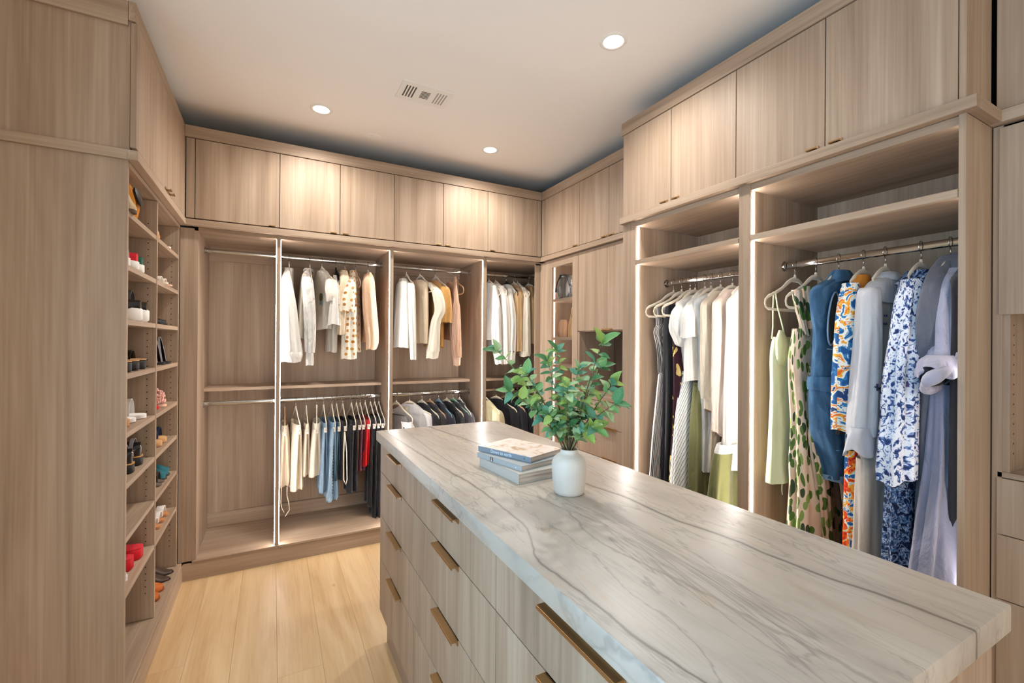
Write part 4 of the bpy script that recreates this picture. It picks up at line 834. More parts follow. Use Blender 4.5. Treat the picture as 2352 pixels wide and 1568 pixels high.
hr(1.861, 'beige', 'beige hanger of the narrow black dress beside the pinstripe jumpsuit')
g = G('dress', 'narrow plain black dress behind the pinstripe jumpsuit', 'dress', rt(1.861), 'R', 0, BLACK); g.loft('body', [(-.14, .09, 0, .03, .02), (-.3, .08, 0, .06, .028), (-.6, .08, 0, .055, .03), (-1.3, .08, 0, .07, .034)])
hr(1.80, 'beige', 'beige hanger of the dark maroon flowered dress')
MAR = blobs('maroon_floral', [(0, '#32151f'), (.56, '#3a1822'), (.60, '#d9bd6e'), (.68, '#e2cf9e')], 16, (1, .8, 1), .7, 1, 3.3)
g = G('floral_dress', 'slim dark maroon dress with cream yellow blossoms', 'dress', rt(1.80), 'R', 0, MAR); g.loft('body', [(-.20, .09, .004, .035, .018), (-.25, .087, .004, .05, .024), (-.359, .079, .004, .058, .028), (-.542, .08, .004, .046, .028), (-.726, .088, .004, .04, .028), (-.909, .097, .004, .038, .028), (-1.25, .115, .004, .045, .03)], fold=.004)
g.tube('strap', [(.10, .006, -.13), (.098, .01, -.20)], .002, plain('yellow_strap', '#c9a24a'), n=5)
hr(1.765, 'short', 'beige hanger inside the puff-sleeved dress with the striped skirt')
STR = stripes('diagonal_stripe', '#8b9092', '#e4e3de', .0165, .26, .5)
g = G('dress', 'white puff-sleeved dress with a long grey diagonal striped skirt', 'dress', rt(1.765), 'R', 0, OFFW)
g.loft('body', [(-.09, -.02, 0, .05, .03), (-.125, -.01, 0, .13, .034), (-.17, -.0, 0, .15, .036), (-.45, .0, 0, .10, .034), (-.532, .02, 0, .065, .030)], fold=.004)
g.loft('sleeve', [(-.12, .06, .004, .03, .026), (-.16, .09, .006, .06, .036), (-.203, .105, .008, .078, .042), (-.285, .105, .008, .084, .046), (-.34, .09, .008, .07, .042), (-.386, .075, .006, .056, .036)], fold=.006, m=8)
g.loft('skirt', [(-.53, .035, 0, .055, .032), (-.6, .045, 0, .062, .034), (-.723, .061, 0, .070, .038), (-.905, .071, 0, .078, .042), (-1.176, .082, 0, .088, .046), (-1.5, .09, 0, .095, .05)], STR, fold=.006, m=7, n=52)
g.loft('waist_ruffle', [(-.522, .034, 0, .060, .036), (-.540, .036, 0, .066, .040)], fold=.004, m=13)
hr(1.70, 'short', 'beige hanger of the long white tee over the olive skirt')
g = G('tshirt', 'oversized long white tee in front of the olive skirt', 't-shirt', rt(1.70), 'R', 0, OFFW); g.loft('body', body_rows(.57, .15, .032, neck=.05), fold=.005)
g.loft('sleeve', [(-.12, .07, .004, .03, .026), (-.18, .10, .006, .060, .036), (-.269, .112, .006, .066, .038), (-.335, .112, .006, .066, .040)], fold=.004)
g = G('skirt', 'olive green long skirt below the long white tee', 'skirt', rt(1.685), 'R', 0, OLIVE); g.loft('waistband', [(-.58, .045, 0, .05, .03), (-.62, .045, 0, .052, .032)], fold=.001); g.loft('panel', [(-.618, .045, 0, .052, .032), (-.804, .055, 0, .062, .036), (-1.206, .055, 0, .066, .04), (-1.5, .055, 0, .07, .044)], fold=.008, m=6)
g.loft('belt', [(-.60, .095, .0, .006, .01), (-.585, .097, .0, .006, .01)], OLIVE2, fold=0)
hr(1.66, 'short', 'beige hanger of the long sheer white dress')
g = G('dress', 'long sheer white dress reaching below the cream cuff', 'dress', rt(1.655), 'R', 0, cloth('sheer_white', '#dad7d2', wr=.5)); g.loft('body', [(-.09, -.02, 0, .05, .03), (-.125, .0, 0, .12, .032), (-.18, .005, 0, .13, .032), (-.357, .012, 0, .085, .03), (-.712, .022, 0, .062, .028), (-1.06, .035, 0, .045, .024)], fold=.007, m=7)
hr(1.60, 'short', 'beige hanger of the cream satin shirt with the rolled cuff')
CS = plain('cream_satin', '#cfc0a9', .4, sheen=.2, wr=.4)
g = G('shirt', 'cream satin shirt with a rolled cuff and a long pointed sash', 'shirt', rt(1.60), 'R', 0, CS); g.loft('body', body_rows(.66, .15, .03, neck=.05, hw=.13), fold=.006)
g.loft('sleeve', [(-.117, .03, .004, .03, .028), (-.18, .05, .008, .05, .036), (-.27, .05, .010, .058, .04), (-.445, .045, .012, .068, .042), (-.60, .058, .012, .062, .042), (-.66, .06, .012, .05, .036)], fold=.007, m=6)
g.loft('cuff', [(-.645, .060, .012, .060, .044), (-.715, .062, .012, .058, .044)], fold=.002); g.loft('cuff_lining', [(-.712, .062, .012, .052, .038), (-.725, .062, .012, .04, .03)], plain('brown_lining', '#7a5f45'), fold=.004)
g.loft('sash', [(-.70, .056, .02, .030, .006), (-.873, .061, .02, .040, .006), (-1.028, .06, .02, .042, .006), (-1.10, .04, .02, .004, .005)], fold=.002, hem=0)
hr(1.53, 'short', 'beige hanger of the blush satin blouse, half behind the middle panel')
g = G('blouse', 'blush satin blouse with a full bishop sleeve gathered into a cuff', 'blouse', rt(1.53), 'R', 0, SATINW); g.loft('body', body_rows(.82, .15, .032, neck=.05, hw=.14), fold=.006)
g.loft('sleeve', [(-.12, .0, .01, .03, .03), (-.18, .02, .014, .055, .038), (-.315, .03, .016, .072, .042), (-.527, .03, .018, .078, .046), (-.695, .04, .018, .092, .05), (-.80, .035, .018, .085, .048), (-.845, .028, .018, .05, .036)], fold=.009, m=6, n=48)
g.loft('cuff', [(-.84, .028, .018, .048, .036), (-.913, .034, .018, .052, .038)], fold=.002)
hr(1.46, 'short', 'beige hanger of the olive wide-legged outfit, almost hidden behind the middle panel')
g = G('dress', 'wide olive outfit with a white pleated hem, low beside the middle panel', 'dress', rt(1.45), 'R', 0, OLIVE2); g.loft('body', body_rows(.9, .15, .03, neck=.05, hw=.16), OFFW, fold=.006)
g.loft('hem_band', [(-.86, .12, .0, .085, .036), (-.90, .125, .0, .09, .04), (-.985, .13, .0, .095, .044)], OFFW, fold=.007, m=9)
for s in (-1, 1): g.loft('leg', [(-.90, .14+s*.04, s*.006, .055, .034), (-1.1, .16+s*.045, s*.008, .065, .038), (-1.55, .17+s*.05, s*.008, .075, .042)], fold=.010, m=6)

# ------------------------------------------------------------------ shoes and bags
def matS(c, r=.6, **k): return plain('shoe_'+c.strip('#'), c, r, **k)
WHS, BLKS, BLKP, REDS, TANS = matS('#eeeae4', .55), matS('#1d1b1d', .5), matS('#141315', .15, coat=.6), matS('#cf1626', .55), matS('#c38b55', .55)
CORK = matS('#c79a6b', .85)
class Shoe:
    """built with the toe towards +x at the origin, the sole on z = 0"""
    def __init__(s, label, cat, x, y, z, rz=0, name='shoe', group=None):
        s.o = thing(name, label, cat, (x, y, z+.0005), math.radians(rz), group)
    def sole(s, L=.24, wd=.045, h=.02, mat=WHS, toe=.5, z=0, nm='sole', heel=None):
        n = 20; pts = []
        for i in range(n):
            t = 2*PI*i/n; x = -L/2 + L/2*math.cos(t)*1.0; k = .5+.5*math.cos(t)
            y = wd*(.82+.22*k)*math.copysign(abs(math.sin(t))**toe_p(toe), math.sin(t)) if True else 0
            pts.append((x, y))
        mb = MB(); hh = heel if heel is not None else h; V = []
        for lv in (0, 1, 2, 3):
            sc_ = (.94, 1, 1, .95)[lv]
            for x, y in pts:
                base = 0; top = h + (hh-h)*max(0, min(1, -x/L*1.3-.15)); zz = (0, .15, .9, 1)[lv]*top
                V.append((-L/2+(x+L/2)*sc_, y*sc_, z+base+zz))
        F_ = [(l*n+i, l*n+(i+1) % n, (l+1)*n+(i+1) % n, (l+1)*n+i) for l in range(3) for i in range(n)]+[tuple(range(n))[::-1], tuple(3*n+i for i in range(n))]
        mb.add(V, F_); return ob(nm, mb.mesh(nm, mat, True, 50), s.o)
    def upper(s, L=.225, wd=.042, h0=.02, h1=.085, mat=WHS, nm='upper', toe=.05, open_=True, x0=-.008):
        """closed front with a rising back, opening at the ankle"""
        mb = MB(); n = 16; V = []; st = 9
        for j in range(st):
            f = j/(st-1); x = x0-L*f; top = toe + (h1-toe)*(min(1, max(0, (f-.12)/.42))**1.2); top += .02*max(0, (f-.75))*4*(h1/.09) if open_ else 0
            ww = wd*math.sin(min(1, f*2.6+.28)*PI/2)*(1 if f < .6 else 1-.28*(f-.6)/.4)
            for i in range(n):
                t = PI*i/(n-1); V.append((x, ww*math.cos(t)*(.78 if math.sin(t) > .8 else 1), h0+(top-h0)*math.sin(t)**.7))
        mb.add(V, [(j*n+i, j*n+i+1, (j+1)*n+i+1, (j+1)*n+i) for j in range(st-1) for i in range(n-1)]+[tuple(range(n)), tuple((st-1)*n+i for i in range(n))[::-1]])
        return ob(nm, mb.mesh(nm, mat, True, 60), s.o)
    def strap(s, x, wd=.044, h=.05, width=.03, mat=BLKS, z=.02, nm='strap', th=.004, lean=0):
        mb = MB(); n = 14; V = []
        for dx in (0, width):
            for k in (0, 1):
                for i in range(n):
                    t = PI*i/(n-1); V.append((x-dx+lean*math.sin(t), (wd+k*th)*math.cos(t), z+(h-z+k*th)*math.sin(t)))
        a, b_, c, d = 0, n, 2*n, 3*n; F_ = []
        for i in range(n-1): F_ += [(b_+i, b_+i+1, d+i+1, d+i), (a+i, a+i+1, c+i+1, c+i), (a+i, a+i+1, b_+i+1, b_+i), (c+i, c+i+1, d+i+1, d+i)]
        mb.add(V, F_); return ob(nm, mb.mesh(nm, mat, True, 50), s.o)
    def piece(s, nm, mb, mat, smooth=True, angle=50): return ob(nm, mb.mesh(nm, mat, smooth, angle), s.o)
def toe_p(t): return t
def sneaker(lab, x, y, z, up_, so=WHS, acc=None, rz=0, h=.045, grp=None):
    s = Shoe(lab, 'shoe', x, y, z, rz, 'sneaker', grp); s.sole(.27, .046, h, so, .7); s.upper(.25, .043, h-.006, h+.075, up_, toe=h+.035)
    if acc: s.strap(-.060, .045, h+.082, .10, acc, h+.006, 'side_panel')
    mb = MB()
    for k in range(4): mb.tube([(-.085-.016*k, -.02, h+.054+.006*k), (-.085-.016*k, .02, h+.054+.006*k)], .0025, 6)
    s.piece('laces', mb, WHS); return s
def slide(lab, x, y, z, so, st, h=.03, rz=0, heel=None, sh=.06, nm='slide_sandal', cat='sandal', grp=None):
    s = Shoe(lab, cat, x, y, z, rz, nm, grp); s.sole(.25, .046, h, so, .62, heel=heel); s.strap(-.055, .043, h+sh-.02, .07, st, h-.004, lean=.0); return s
S = [q+.011 for q in SH]
# column one, front edge at x = LL
sneaker('grey and white sneaker, nearest the end panel on the second shelf down', -.525, 2.385, S[1], matS('#8f8a86'), h=.04)
sneaker('white sneaker with a bright red back and tongue', -.520, 2.50, S[1], REDS, WHS, None, h=.042)
sneaker('white sneaker with a dark green back beside the red one', -.522, 2.60, S[1], matS('#1f5a47'), WHS, None, h=.042)
s = sneaker('patterned canvas sneaker with an orange-striped sole', -.525, 2.345, S[2], matS('#d9cbb8'), matS('#d58a45'), None, h=.03)
sneaker('chunky white-soled black sneaker on the third shelf, nearer one', -.500, 2.47, S[2], BLKP, WHS, matS('#2a2829', .3), h=.055)
sneaker('chunky white-soled black sneaker on the third shelf, farther one', -.500, 2.585, S[2], BLKP, WHS, matS('#5b5857', .3), h=.055)
for y, lab in ((2.42, 'black platform sandal with a silver buckle toe, nearest on the fourth shelf'), (2.54, 'middle black platform sandal on the fourth shelf'), (2.665, 'black platform sandal farthest in on the fourth shelf')):
    s = Shoe(lab, 'sandal', -.525, y, S[3], 0, 'platform_sandal'); s.sole(.25, .050, .042, BLKS, .6); s.sole(.24, .046, .006, CORK, .6, z=.042, nm='insole'); s.strap(-.05, .045, .085, .045, BLKP, .044); s.strap(-.14, .042, .11, .035, BLKP, .044, nm='ankle_strap')
s = slide('white slide sandal with a wide curved strap, farther one', -.530, 2.70, S[4], WHS, matS('#dcd8d3', .4), .022, 0, sh=.09)
s = slide('white slide sandal, nearer one of the white pair', -.545, 2.585, S[4], WHS, matS('#dcd8d3', .4), .022, 0, sh=.10)
s = Shoe('tan leather slide sandal in front of the white pair', 'sandal', -.54, 2.46, S[4], 0, 'slide_sandal'); s.sole(.24, .047, .034, TANS, .62); s.strap(-.05, .044, .07, .06, TANS, .03)
for y, lab in ((2.50, 'shiny black clog with a tan welt, nearer of the pair'), (2.645, 'shiny black clog with a tan welt, farther of the pair')):
    s = Shoe(lab, 'shoe', -.530, y, S[5], 0, 'clog'); s.sole(.25, .050, .038, BLKS, .6); s.sole(.245, .051, .006, matS('#b98a4d'), .6, z=.038, nm='welt'); s.upper(.235, .050, .044, .135, BLKP, toe=.105, open_=False); s.strap(-.03, .049, .120, .014, matS('#9c9aa0', .15), .044, 'shine_band')
s = Shoe('flat sandal covered in yellow fabric flowers, nearest the end panel', 'sandal', -.535, 2.395, S[5], 0, 'flower_sandal'); s.sole(.24, .042, .012, matS('#c9a27a'), .6)
mb = MB(); rg = random.Random(4)
for k in range(11):
    cx, cy, cz = -.04-rg.random()*.06, rg.uniform(-.035, .035), .025+rg.random()*.05
    for q in range(5): mb.tube([(cx, cy, cz), (cx+.006, cy+.012*math.cos(q*1.257), cz+.012*math.sin(q*1.257))], [.002, .0055], 6)
s.piece('flowers', mb, matS('#ecd662'))
def platform_red(x, y, lab):
    s = Shoe(lab, 'sandal', x, y, S[7], 0, 'platform_slide'); s.sole(.25, .050, .050, REDS, .6); s.sole(.24, .045, .005, matS('#e23443'), .6, z=.050, nm='insole'); s.strap(-.09, .046, .10, .075, REDS, .05)
platform_red(-.530, 2.66, 'bright red rubber platform slide, farther one'); platform_red(-.540, 2.545, 'bright red rubber platform slide, nearer one')
FLUF = cloth('fluffy_white', '#d9d6d2', wr=1.0)
for y, lab in ((2.43, 'fluffy white slipper beside the red slides'), (2.335, 'second fluffy white slipper, nearest the end panel')):
    s = Shoe(lab, 'slipper', -.535, y, S[7], 0, 'slipper'); s.sole(.24, .047, .018, FLUF, .6); s.upper(.12, .046, .012, .06, FLUF, toe=.035, open_=False)
# bags on the top shelf
t = thing('handbag', 'orange suede bag with a round black flap on the top shelf', 'bag', (-.585, 2.455, S[0]))
mb = MB(); mb.loft([(.20, -.03, 0, .03, .05), (.14, -.01, 0, .055, .065), (.06, .0, 0, .065, .07), (0, 0, 0, .055, .055)], fold=.006, m=9, capt=True, capb=True, hem=0); ob('body', mb.mesh('body', matS('#c57d22', .8), True), t)
mb = MB(); mb.lathe([(0, .006), (.030, .005), (.040, 0), (.039, -.006), (0, -.008)], (0, 0, 0), 28, 'x'); f_ = ob('flap', mb.mesh('flap', matS('#1b191c', .5), True, 50), t, (.068, .012, .100)); f_.rotation_euler = (0, -.25, 0)
mb = MB(); mb.loft([(.25, .02, .03, .05, .05), (.225, .02, .02, .06, .065), (.20, .0, 0, .03, .05)], fold=.002, capt=True, hem=0); ob('collar_flap', mb.mesh('collar_flap', matS('#c9803a', .7), True), t)
t = thing('boot', 'tall beige ankle boot standing beside the orange bag', 'boot', (-.55, 2.345, S[0]))
mb = MB(); mb.loft([(.24, -.02, 0, .035, .032), (.16, -.015, 0, .034, .030), (.08, -.01, 0, .035, .032), (.03, .0, 0, .05, .036), (.012, .0, 0, .05, .036)], fold=.002, m=4, hem=0); ob('shaft', mb.mesh('shaft', matS('#bba684', .7), True), t)
mb = MB(); mb.loft([(.012, 0, 0, .052, .038), (0, 0, 0, .052, .038)], fold=0, capb=True, capt=True, hem=0); ob('sole', mb.mesh('sole', matS('#57463a', .7), True, 50), t)
mb = MB(); mb.tube([(-.02, -.005, .24), (-.012, .0, .262), (-.02, .006, .24)], .003, 6); ob('pull_loop', mb.mesh('pull_loop', matS('#33302e')), t)
# column two
s = Shoe('tan pointed ankle bootie on the top shelf of the far column', 'boot', -.515, 2.865, S[0], -12, 'ankle_bootie'); s.sole(.22, .04, .018, TANS, .8, heel=.03); s.upper(.21, .038, .015, .16, matS('#c99a68', .6), toe=.04)
s = Shoe('flat white sandal lying at the edge of the top shelf, far column', 'sandal', -.515, 3.15, S[0], 0, 'flat_sandal'); s.sole(.22, .036, .010, WHS, .7); s.strap(-.04, .034, .035, .02, WHS, .008)
s = Shoe('small black flat with a bow on the second shelf, far column', 'shoe', -.52, 2.86, S[1], 0, 'ballet_flat'); s.sole(.22, .038, .010, BLKS, .7); s.upper(.10, .036, .008, .055, BLKS, toe=.04, open_=False)
s = Shoe('pale flat sandal beside the black bow flat, far column', 'sandal', -.505, 3.03, S[1], 0, 'flat_sandal'); s.sole(.22, .038, .012, matS('#d8c9b4'), .7); s.strap(-.03, .036, .04, .016, matS('#e6ded3'), .01)
s = Shoe('pale pink flat sandal at the far end of the second shelf', 'sandal', -.505, 3.14, S[1], 0, 'flat_sandal'); s.sole(.22, .038, .012, matS('#d9a892'), .7); s.strap(-.03, .036, .04, .016, matS('#e6ded3'), .01)
for y, lab in ((2.99, 'black flat shoe on the third shelf, nearer one'), (3.10, 'black flat shoe on the third shelf, farther one')):
    s = Shoe(lab, 'shoe', -.520, y, S[2], 0, 'ballet_flat'); s.sole(.23, .040, .012, BLKS, .75); s.upper(.09, .038, .010, .045, BLKS, toe=.03, open_=False)
for y, lab in ((3.10, 'black open mule with a silver strap edge, nearer one'), (3.225, 'black open mule with a silver strap edge, farther one')):
    s = Shoe(lab, 'sandal', -.525, y, S[3], 0, 'mule'); s.sole(.23, .044, .014, BLKS, .65, heel=.03); s.strap(-.03, .044, .15, .075, BLKP, .012, lean=-.02); s.strap(-.028, .046, .152, .010, matS('#b9b7bb', .2), .012, 'strap_edge', lean=-.02)
s = Shoe('pink sandal covered in fabric petals', 'sandal', -.525, 3.13, S[4], 0, 'flower_sandal'); s.sole(.23, .042, .014, matS('#e0b49c'), .65)
mb = MB()
for k in range(46):
    th, ph_ = rg.uniform(0, PI), rg.uniform(0, PI); r_ = .055
    c = Vector((-.06+.045*math.cos(th), .045*math.sin(th)*math.cos(ph_), .03+.075*math.sin(th)*math.sin(ph_)))
    for q in range(3): mb.tube([c, c+Vector((.010*math.cos(q*2.1), .012*math.sin(q*2.1), .008*math.sin(q*3)))], [.003, .0085], 6)
s.piece('petals', mb, matS('#e8b9ab'))
s = Shoe('flat red sandal in front of the pink petal one', 'sandal', -.540, 3.02, S[4], 0, 'flat_sandal'); s.sole(.23, .04, .018, REDS, .7); s.strap(-.03, .037, .045, .025, REDS, .012)
for y, lab in ((3.05, 'navy strap sandal on a cork footbed, nearer one'), (3.165, 'navy strap sandal on a cork footbed, farther one')):
    s = Shoe(lab, 'sandal', -.530, y, S[5], 0, 'cork_sandal'); s.sole(.24, .048, .032, CORK, .6); s.strap(-.03, .046, .085, .06, matS('#24304d'), .03); s.strap(-.11, .044, .095, .03, matS('#24304d'), .03, nm='back_strap')
s = Shoe('small pale jewelled sandal lying before the navy pair', 'sandal', -.540, 2.93, S[5], 0, 'flat_sandal'); s.sole(.22, .036, .010, matS('#cfc5b6'), .7); s.strap(-.03, .034, .032, .015, matS('#e8e0d2'), .008)
for y, lab in ((3.05, 'snakeskin print heeled sandal, nearest of the heels'), (3.12, 'snakeskin print heeled sandal, beside the teal heels')):
    s = Shoe(lab, 'sandal', -.530, y, S[6], 0, 'heeled_sandal'); s.sole(.22, .034, .012, matS('#6c5f55'), .8, z=.0, heel=.07); s.strap(-.025, .034, .06, .05, blobs('snakeskin_%d' % int(y*100), [(0, '#3c3430'), (.46, '#cdc0ae'), (.6, '#7a6a5c')], 60), .01)
for y, lab in ((3.19, 'teal velvet heeled mule, nearer one'), (3.27, 'teal velvet heeled mule, farther one')):
    s = Shoe(lab, 'shoe', -.530, y, S[6], 0, 'heeled_mule'); s.sole(.22, .034, .012, matS('#4a3a30'), .8, heel=.07); s.upper(.09, .035, .01, .07, matS('#16606b'), toe=.05, open_=False)
for y, lab in ((3.03, 'white block heel sandal with tan sole, nearest'), (3.13, 'white block heel sandal with tan sole, middle one'), (3.23, 'white block heel sandal with tan sole, farthest')):
    s = Shoe(lab, 'sandal', -.528, y, S[7], 0, 'block_heel_sandal'); s.sole(.22, .038, .016, matS('#b87d4e'), .7, heel=.06); s.strap(-.02, .039, .055, .035, WHS, .012); s.strap(-.09, .037, .09, .02, WHS, .02, nm='ankle_strap')
DK = .12
for y, lab in ((3.20, 'dark brown pointed flat on the bottom deck, nearer one'), (3.29, 'dark brown pointed flat on the bottom deck, farther one')):
    s = Shoe(lab, 'shoe', -.512, y, DK, 0, 'pointed_flat'); s.sole(.26, .038, .010, matS('#3b2a22'), 1.15); s.upper(.15, .036, .008, .055, matS('#4a3930', .35), toe=.018, open_=False)
for y, lab in ((2.985, 'orange suede slipper on the bottom deck, nearer one'), (3.085, 'orange suede slipper on the bottom deck, farther one')):
    s = Shoe(lab, 'slipper', -.522, y, DK, 0, 'slipper'); s.sole(.24, .043, .014, matS('#8a4a22'), .6); s.upper(.12, .042, .012, .055, matS('#c4692c', .7), toe=.036, open_=False)
s = Shoe('small black round-toed shoe nearest the camera on the bottom deck, far column', 'shoe', -.53, 2.88, DK, 0, 'ballet_flat'); s.sole(.22, .038, .012, BLKS, .6); s.upper(.12, .037, .010, .055, BLKP, toe=.045, open_=False)

# ------------------------------------------------------------------ bags in the glass cabinet
SILV = plain('silver_foil', '#8d8a88', .28, metal=.85, wr=1.0, wscale=12)
t = thing('handbag', 'crumpled silver metallic pouch on the top shelf behind glass', 'bag', (2.21, 3.145, 1.876))
mb = MB(); mb.loft([(.20, 0, 0, .02, .05), (.185, 0, 0, .035, .10), (.10, 0, 0, .055, .115), (.03, 0, 0, .055, .11), (0, 0, 0, .045, .10)], fold=.012, m=6, n=48, capb=True, capt=True, hem=0); ob('body', mb.mesh('body', SILV, True), t)
mb = MB(); mb.tube([(-.03, -.09, .10), (-.045, -.05, .19), (-.045, .03, .205), (-.04, .08, .15), (-.05, .095, .06)], .010, 8); ob('strap', mb.mesh('strap', matS('#3a3838', .3), True), t)
t = thing('handbag', 'tan leather tote with thin handles on the second shelf behind glass', 'bag', (2.22, 3.03, 1.546))
mb = MB(); mb.loft([(.17, 0, 0, .02, .075), (.10, 0, 0, .04, .085), (0, 0, 0, .045, .085)], fold=.004, capb=True, capt=True, hem=0); ob('body', mb.mesh('body', matS('#caa173', .6), True), t)
for s_ in (-1, 1):
    mb = MB(); mb.tube([(s_*.02, -.05, .15), (s_*.02, -.03, .24), (s_*.02, .0, .27), (s_*.02, .03, .24), (s_*.02, .05, .15)], .004, 6); ob('handle', mb.mesh('handle', matS('#d7ba92'), True), t)
t = thing('handbag', 'small dusty brown pouch beside the tan tote behind glass', 'bag', (2.19, 3.165, 1.546))
mb = MB(); mb.loft([(.15, 0, 0, .015, .03), (.12, 0, 0, .03, .045), (.04, 0, 0, .035, .05), (0, 0, 0, .03, .045)], fold=.004, capb=True, capt=True, hem=0); ob('body', mb.mesh('body', matS('#a98263', .6), True), t)
t = thing('handbag', 'cream bag with a curved white handle on the third shelf behind glass', 'bag', (2.23, 2.98, 1.311))
mb = MB(); mb.loft([(.10, 0, 0, .03, .08), (0, 0, 0, .04, .09)], fold=.002, capb=True, capt=True, hem=0); ob('body', mb.mesh('body', matS('#d9cdb8', .6), True), t)
mb = MB(); mb.tube([(0, -.05, .09), (0, -.045, .17), (0, .0, .2), (0, .045, .17), (0, .05, .09)], .006, 8); ob('handle', mb.mesh('handle', WHS, True), t)
t = thing('storage_box', 'dark brown box on the fourth shelf behind glass, mostly behind the plant', 'box', (2.23, 3.05, 1.011))
mb = MB(); mb.box(-.08, .08, -.10, .10, 0, .15, .003); ob('body', mb.mesh('body', matS('#6b3f28', .6)), t)
mb = MB(); mb.box(-.083, .083, -.103, .103, .12, .155, .003); ob('lid', mb.mesh('lid', matS('#74462d', .6)), t)

# ------------------------------------------------------------------ books on the island
PAPER = stripes('page_edges', '#d8ccbd', '#b9a997', .0016, .7); 
def pages_mat():
    m, nt, b = new_mat('page_block'); tc = N(nt, 'TexCoord'); mp = N(nt, 'Mapping'); mp.inputs['Scale'].default_value = (3, 3, 420); n = N(nt, 'TexNoise'); n.inputs['Scale'].default_value = 1; n.inputs['Detail'].default_value = 2
    nt.links.new(tc.outputs['Object'], mp.inputs[0]); nt.links.new(mp.outputs[0], n.inputs[0]); r = ramp(nt, [(.35, lin('#a7978a')), (.6, lin('#d6cabd'))]); nt.links.new(n.outputs[0], r.inputs[0]); nt.links.new(r.outputs[0], b.inputs['Base Color']); b.inputs['Roughness'].default_value = .8; return m
PG = pages_mat()
def book(label, corner, rz, L, W, th, cover, top=None, spine=None, z=IZ):
    """corner = near end of the spine; local +y along the spine away from the camera, +x across the cover"""
    t = thing('book', label, 'book', (corner[0], corner[1], z+.0003), math.radians(rz), 'books on the island')
    c = .0022
    mb = MB(); mb.box(0, W, 0, L, 0, c, .0006); ob('cover', mb.mesh('cover', cover), t)
    mb = MB(); mb.box(0, W, 0, L, th-c, th, .0006); ob('cover', mb.mesh('cover', top or cover), t)
    mb = MB(); mb.box(0, .003, 0, L, 0, th, .001); sp_ = ob('spine', mb.mesh('spine', spine or cover), t)
    mb = MB(); mb.box(.003, W-.004, .003, L-.003, c, th-c); ob('pages', mb.mesh('pages', PG), t)
    return t
B1 = plain('book_grey', '#c6c4bd', .5); B2 = plain('book_blue', '#b0b6b8', .45); B3 = plain('book_slate', '#8a949f', .45)
def cover_mat():
    m, nt, b = new_mat('cover_photo'); tc = N(nt, 'TexCoord'); n = N(nt, 'TexNoise'); n.inputs['Scale'].default_value = 13; n.inputs['Detail'].default_value = 3; n.inputs['Distortion'].default_value = 1.2; nt.links.new(tc.outputs['Object'], n.inputs[0])
    r = ramp(nt, [(0, lin('#a98c78')), (.36, lin('#c9a988')), (.42, lin('#ead9cb')), (.5, lin('#f2e8e0')), (.64, lin('#efe3d8')), (.70, lin('#d79f62')), (.74, lin('#e9dccf'))]); nt.links.new(n.outputs[0], r.inputs[0]); nt.links.new(r.outputs[0], b.inputs['Base Color']); b.inputs['Roughness'].default_value = .3; return m
bk1 = book('thick pale grey book at the bottom of the stack', (.690, 1.243), 5.5, .250, .235, .0325, B1)
bk2 = book('thin pale blue book with a tiny portrait on its spine, middle of the stack', (.712, 1.262), 13, .240, .19, .0175, B2, z=IZ+.0328)
bk3 = book('slate-spined book with a cream food photo cover, on top of the stack', (.757, 1.279), 20.5, .250, .178, .020, B3, top=cover_mat(), z=IZ+.0328+.0178)
def spine_text(txt, bk, y, z, size, mat, nm='title'):
    c = bpy.data.curves.new(nm, 'FONT'); c.body = txt; c.size = size; c.extrude = .0002; c.align_x = 'CENTER'; c.align_y = 'CENTER'; c.materials.append(mat)
    tmp = bpy.data.objects.new(nm, c); COL.objects.link(tmp); bpy.context.view_layer.update()
    me = bpy.data.meshes.new_from_object(tmp.evaluated_get(bpy.context.evaluated_depsgraph_get())); bpy.data.objects.remove(tmp); bpy.data.curves.remove(c)
    o = ob(nm, me, bk, (-.0004, y, z)); o.rotation_euler = (PI/2, 0, -PI/2); return o
TXT = plain('title_white', '#dfe9f2', .5)
spine_text('Down to earth', bk3, .135, .010, .0165, TXT)
mb = MB(); mb.lathe([(0, .0003), (.004, .0003), (.004, 0)], (-.0003, .028, .010), 10, 'x'); ob('emblem', mb.mesh('emblem', TXT), bk3)
mb = MB(); mb.box(-.0006, 0, .148, .163, .0025, .0160); ob('portrait', mb.mesh('portrait', plain('portrait_dark', '#4b4648', .5)), bk2)
mb = MB(); mb.lathe([(0, -.0002), (.0035, -.0002), (.0035, 0)], (-.0008, .1555, .0115), 10, 'x'); ob('portrait_face', mb.mesh('portrait_face', plain('portrait_face', '#c9b2a4', .5)), bk2)
mb = MB(); mb.box(-.001, -.0006, .1525, .1585, .0028, .0075); ob('portrait_shirt', mb.mesh('portrait_shirt', plain('portrait_shirt', '#d8d4cf', .5)), bk2)
mb = MB(); mb.lathe([(0, -.0002), (.0025, -.0002), (.0025, 0)], (-.0003, .028, .008), 8, 'x'); ob('emblem', mb.mesh('emblem', TXT), bk2)

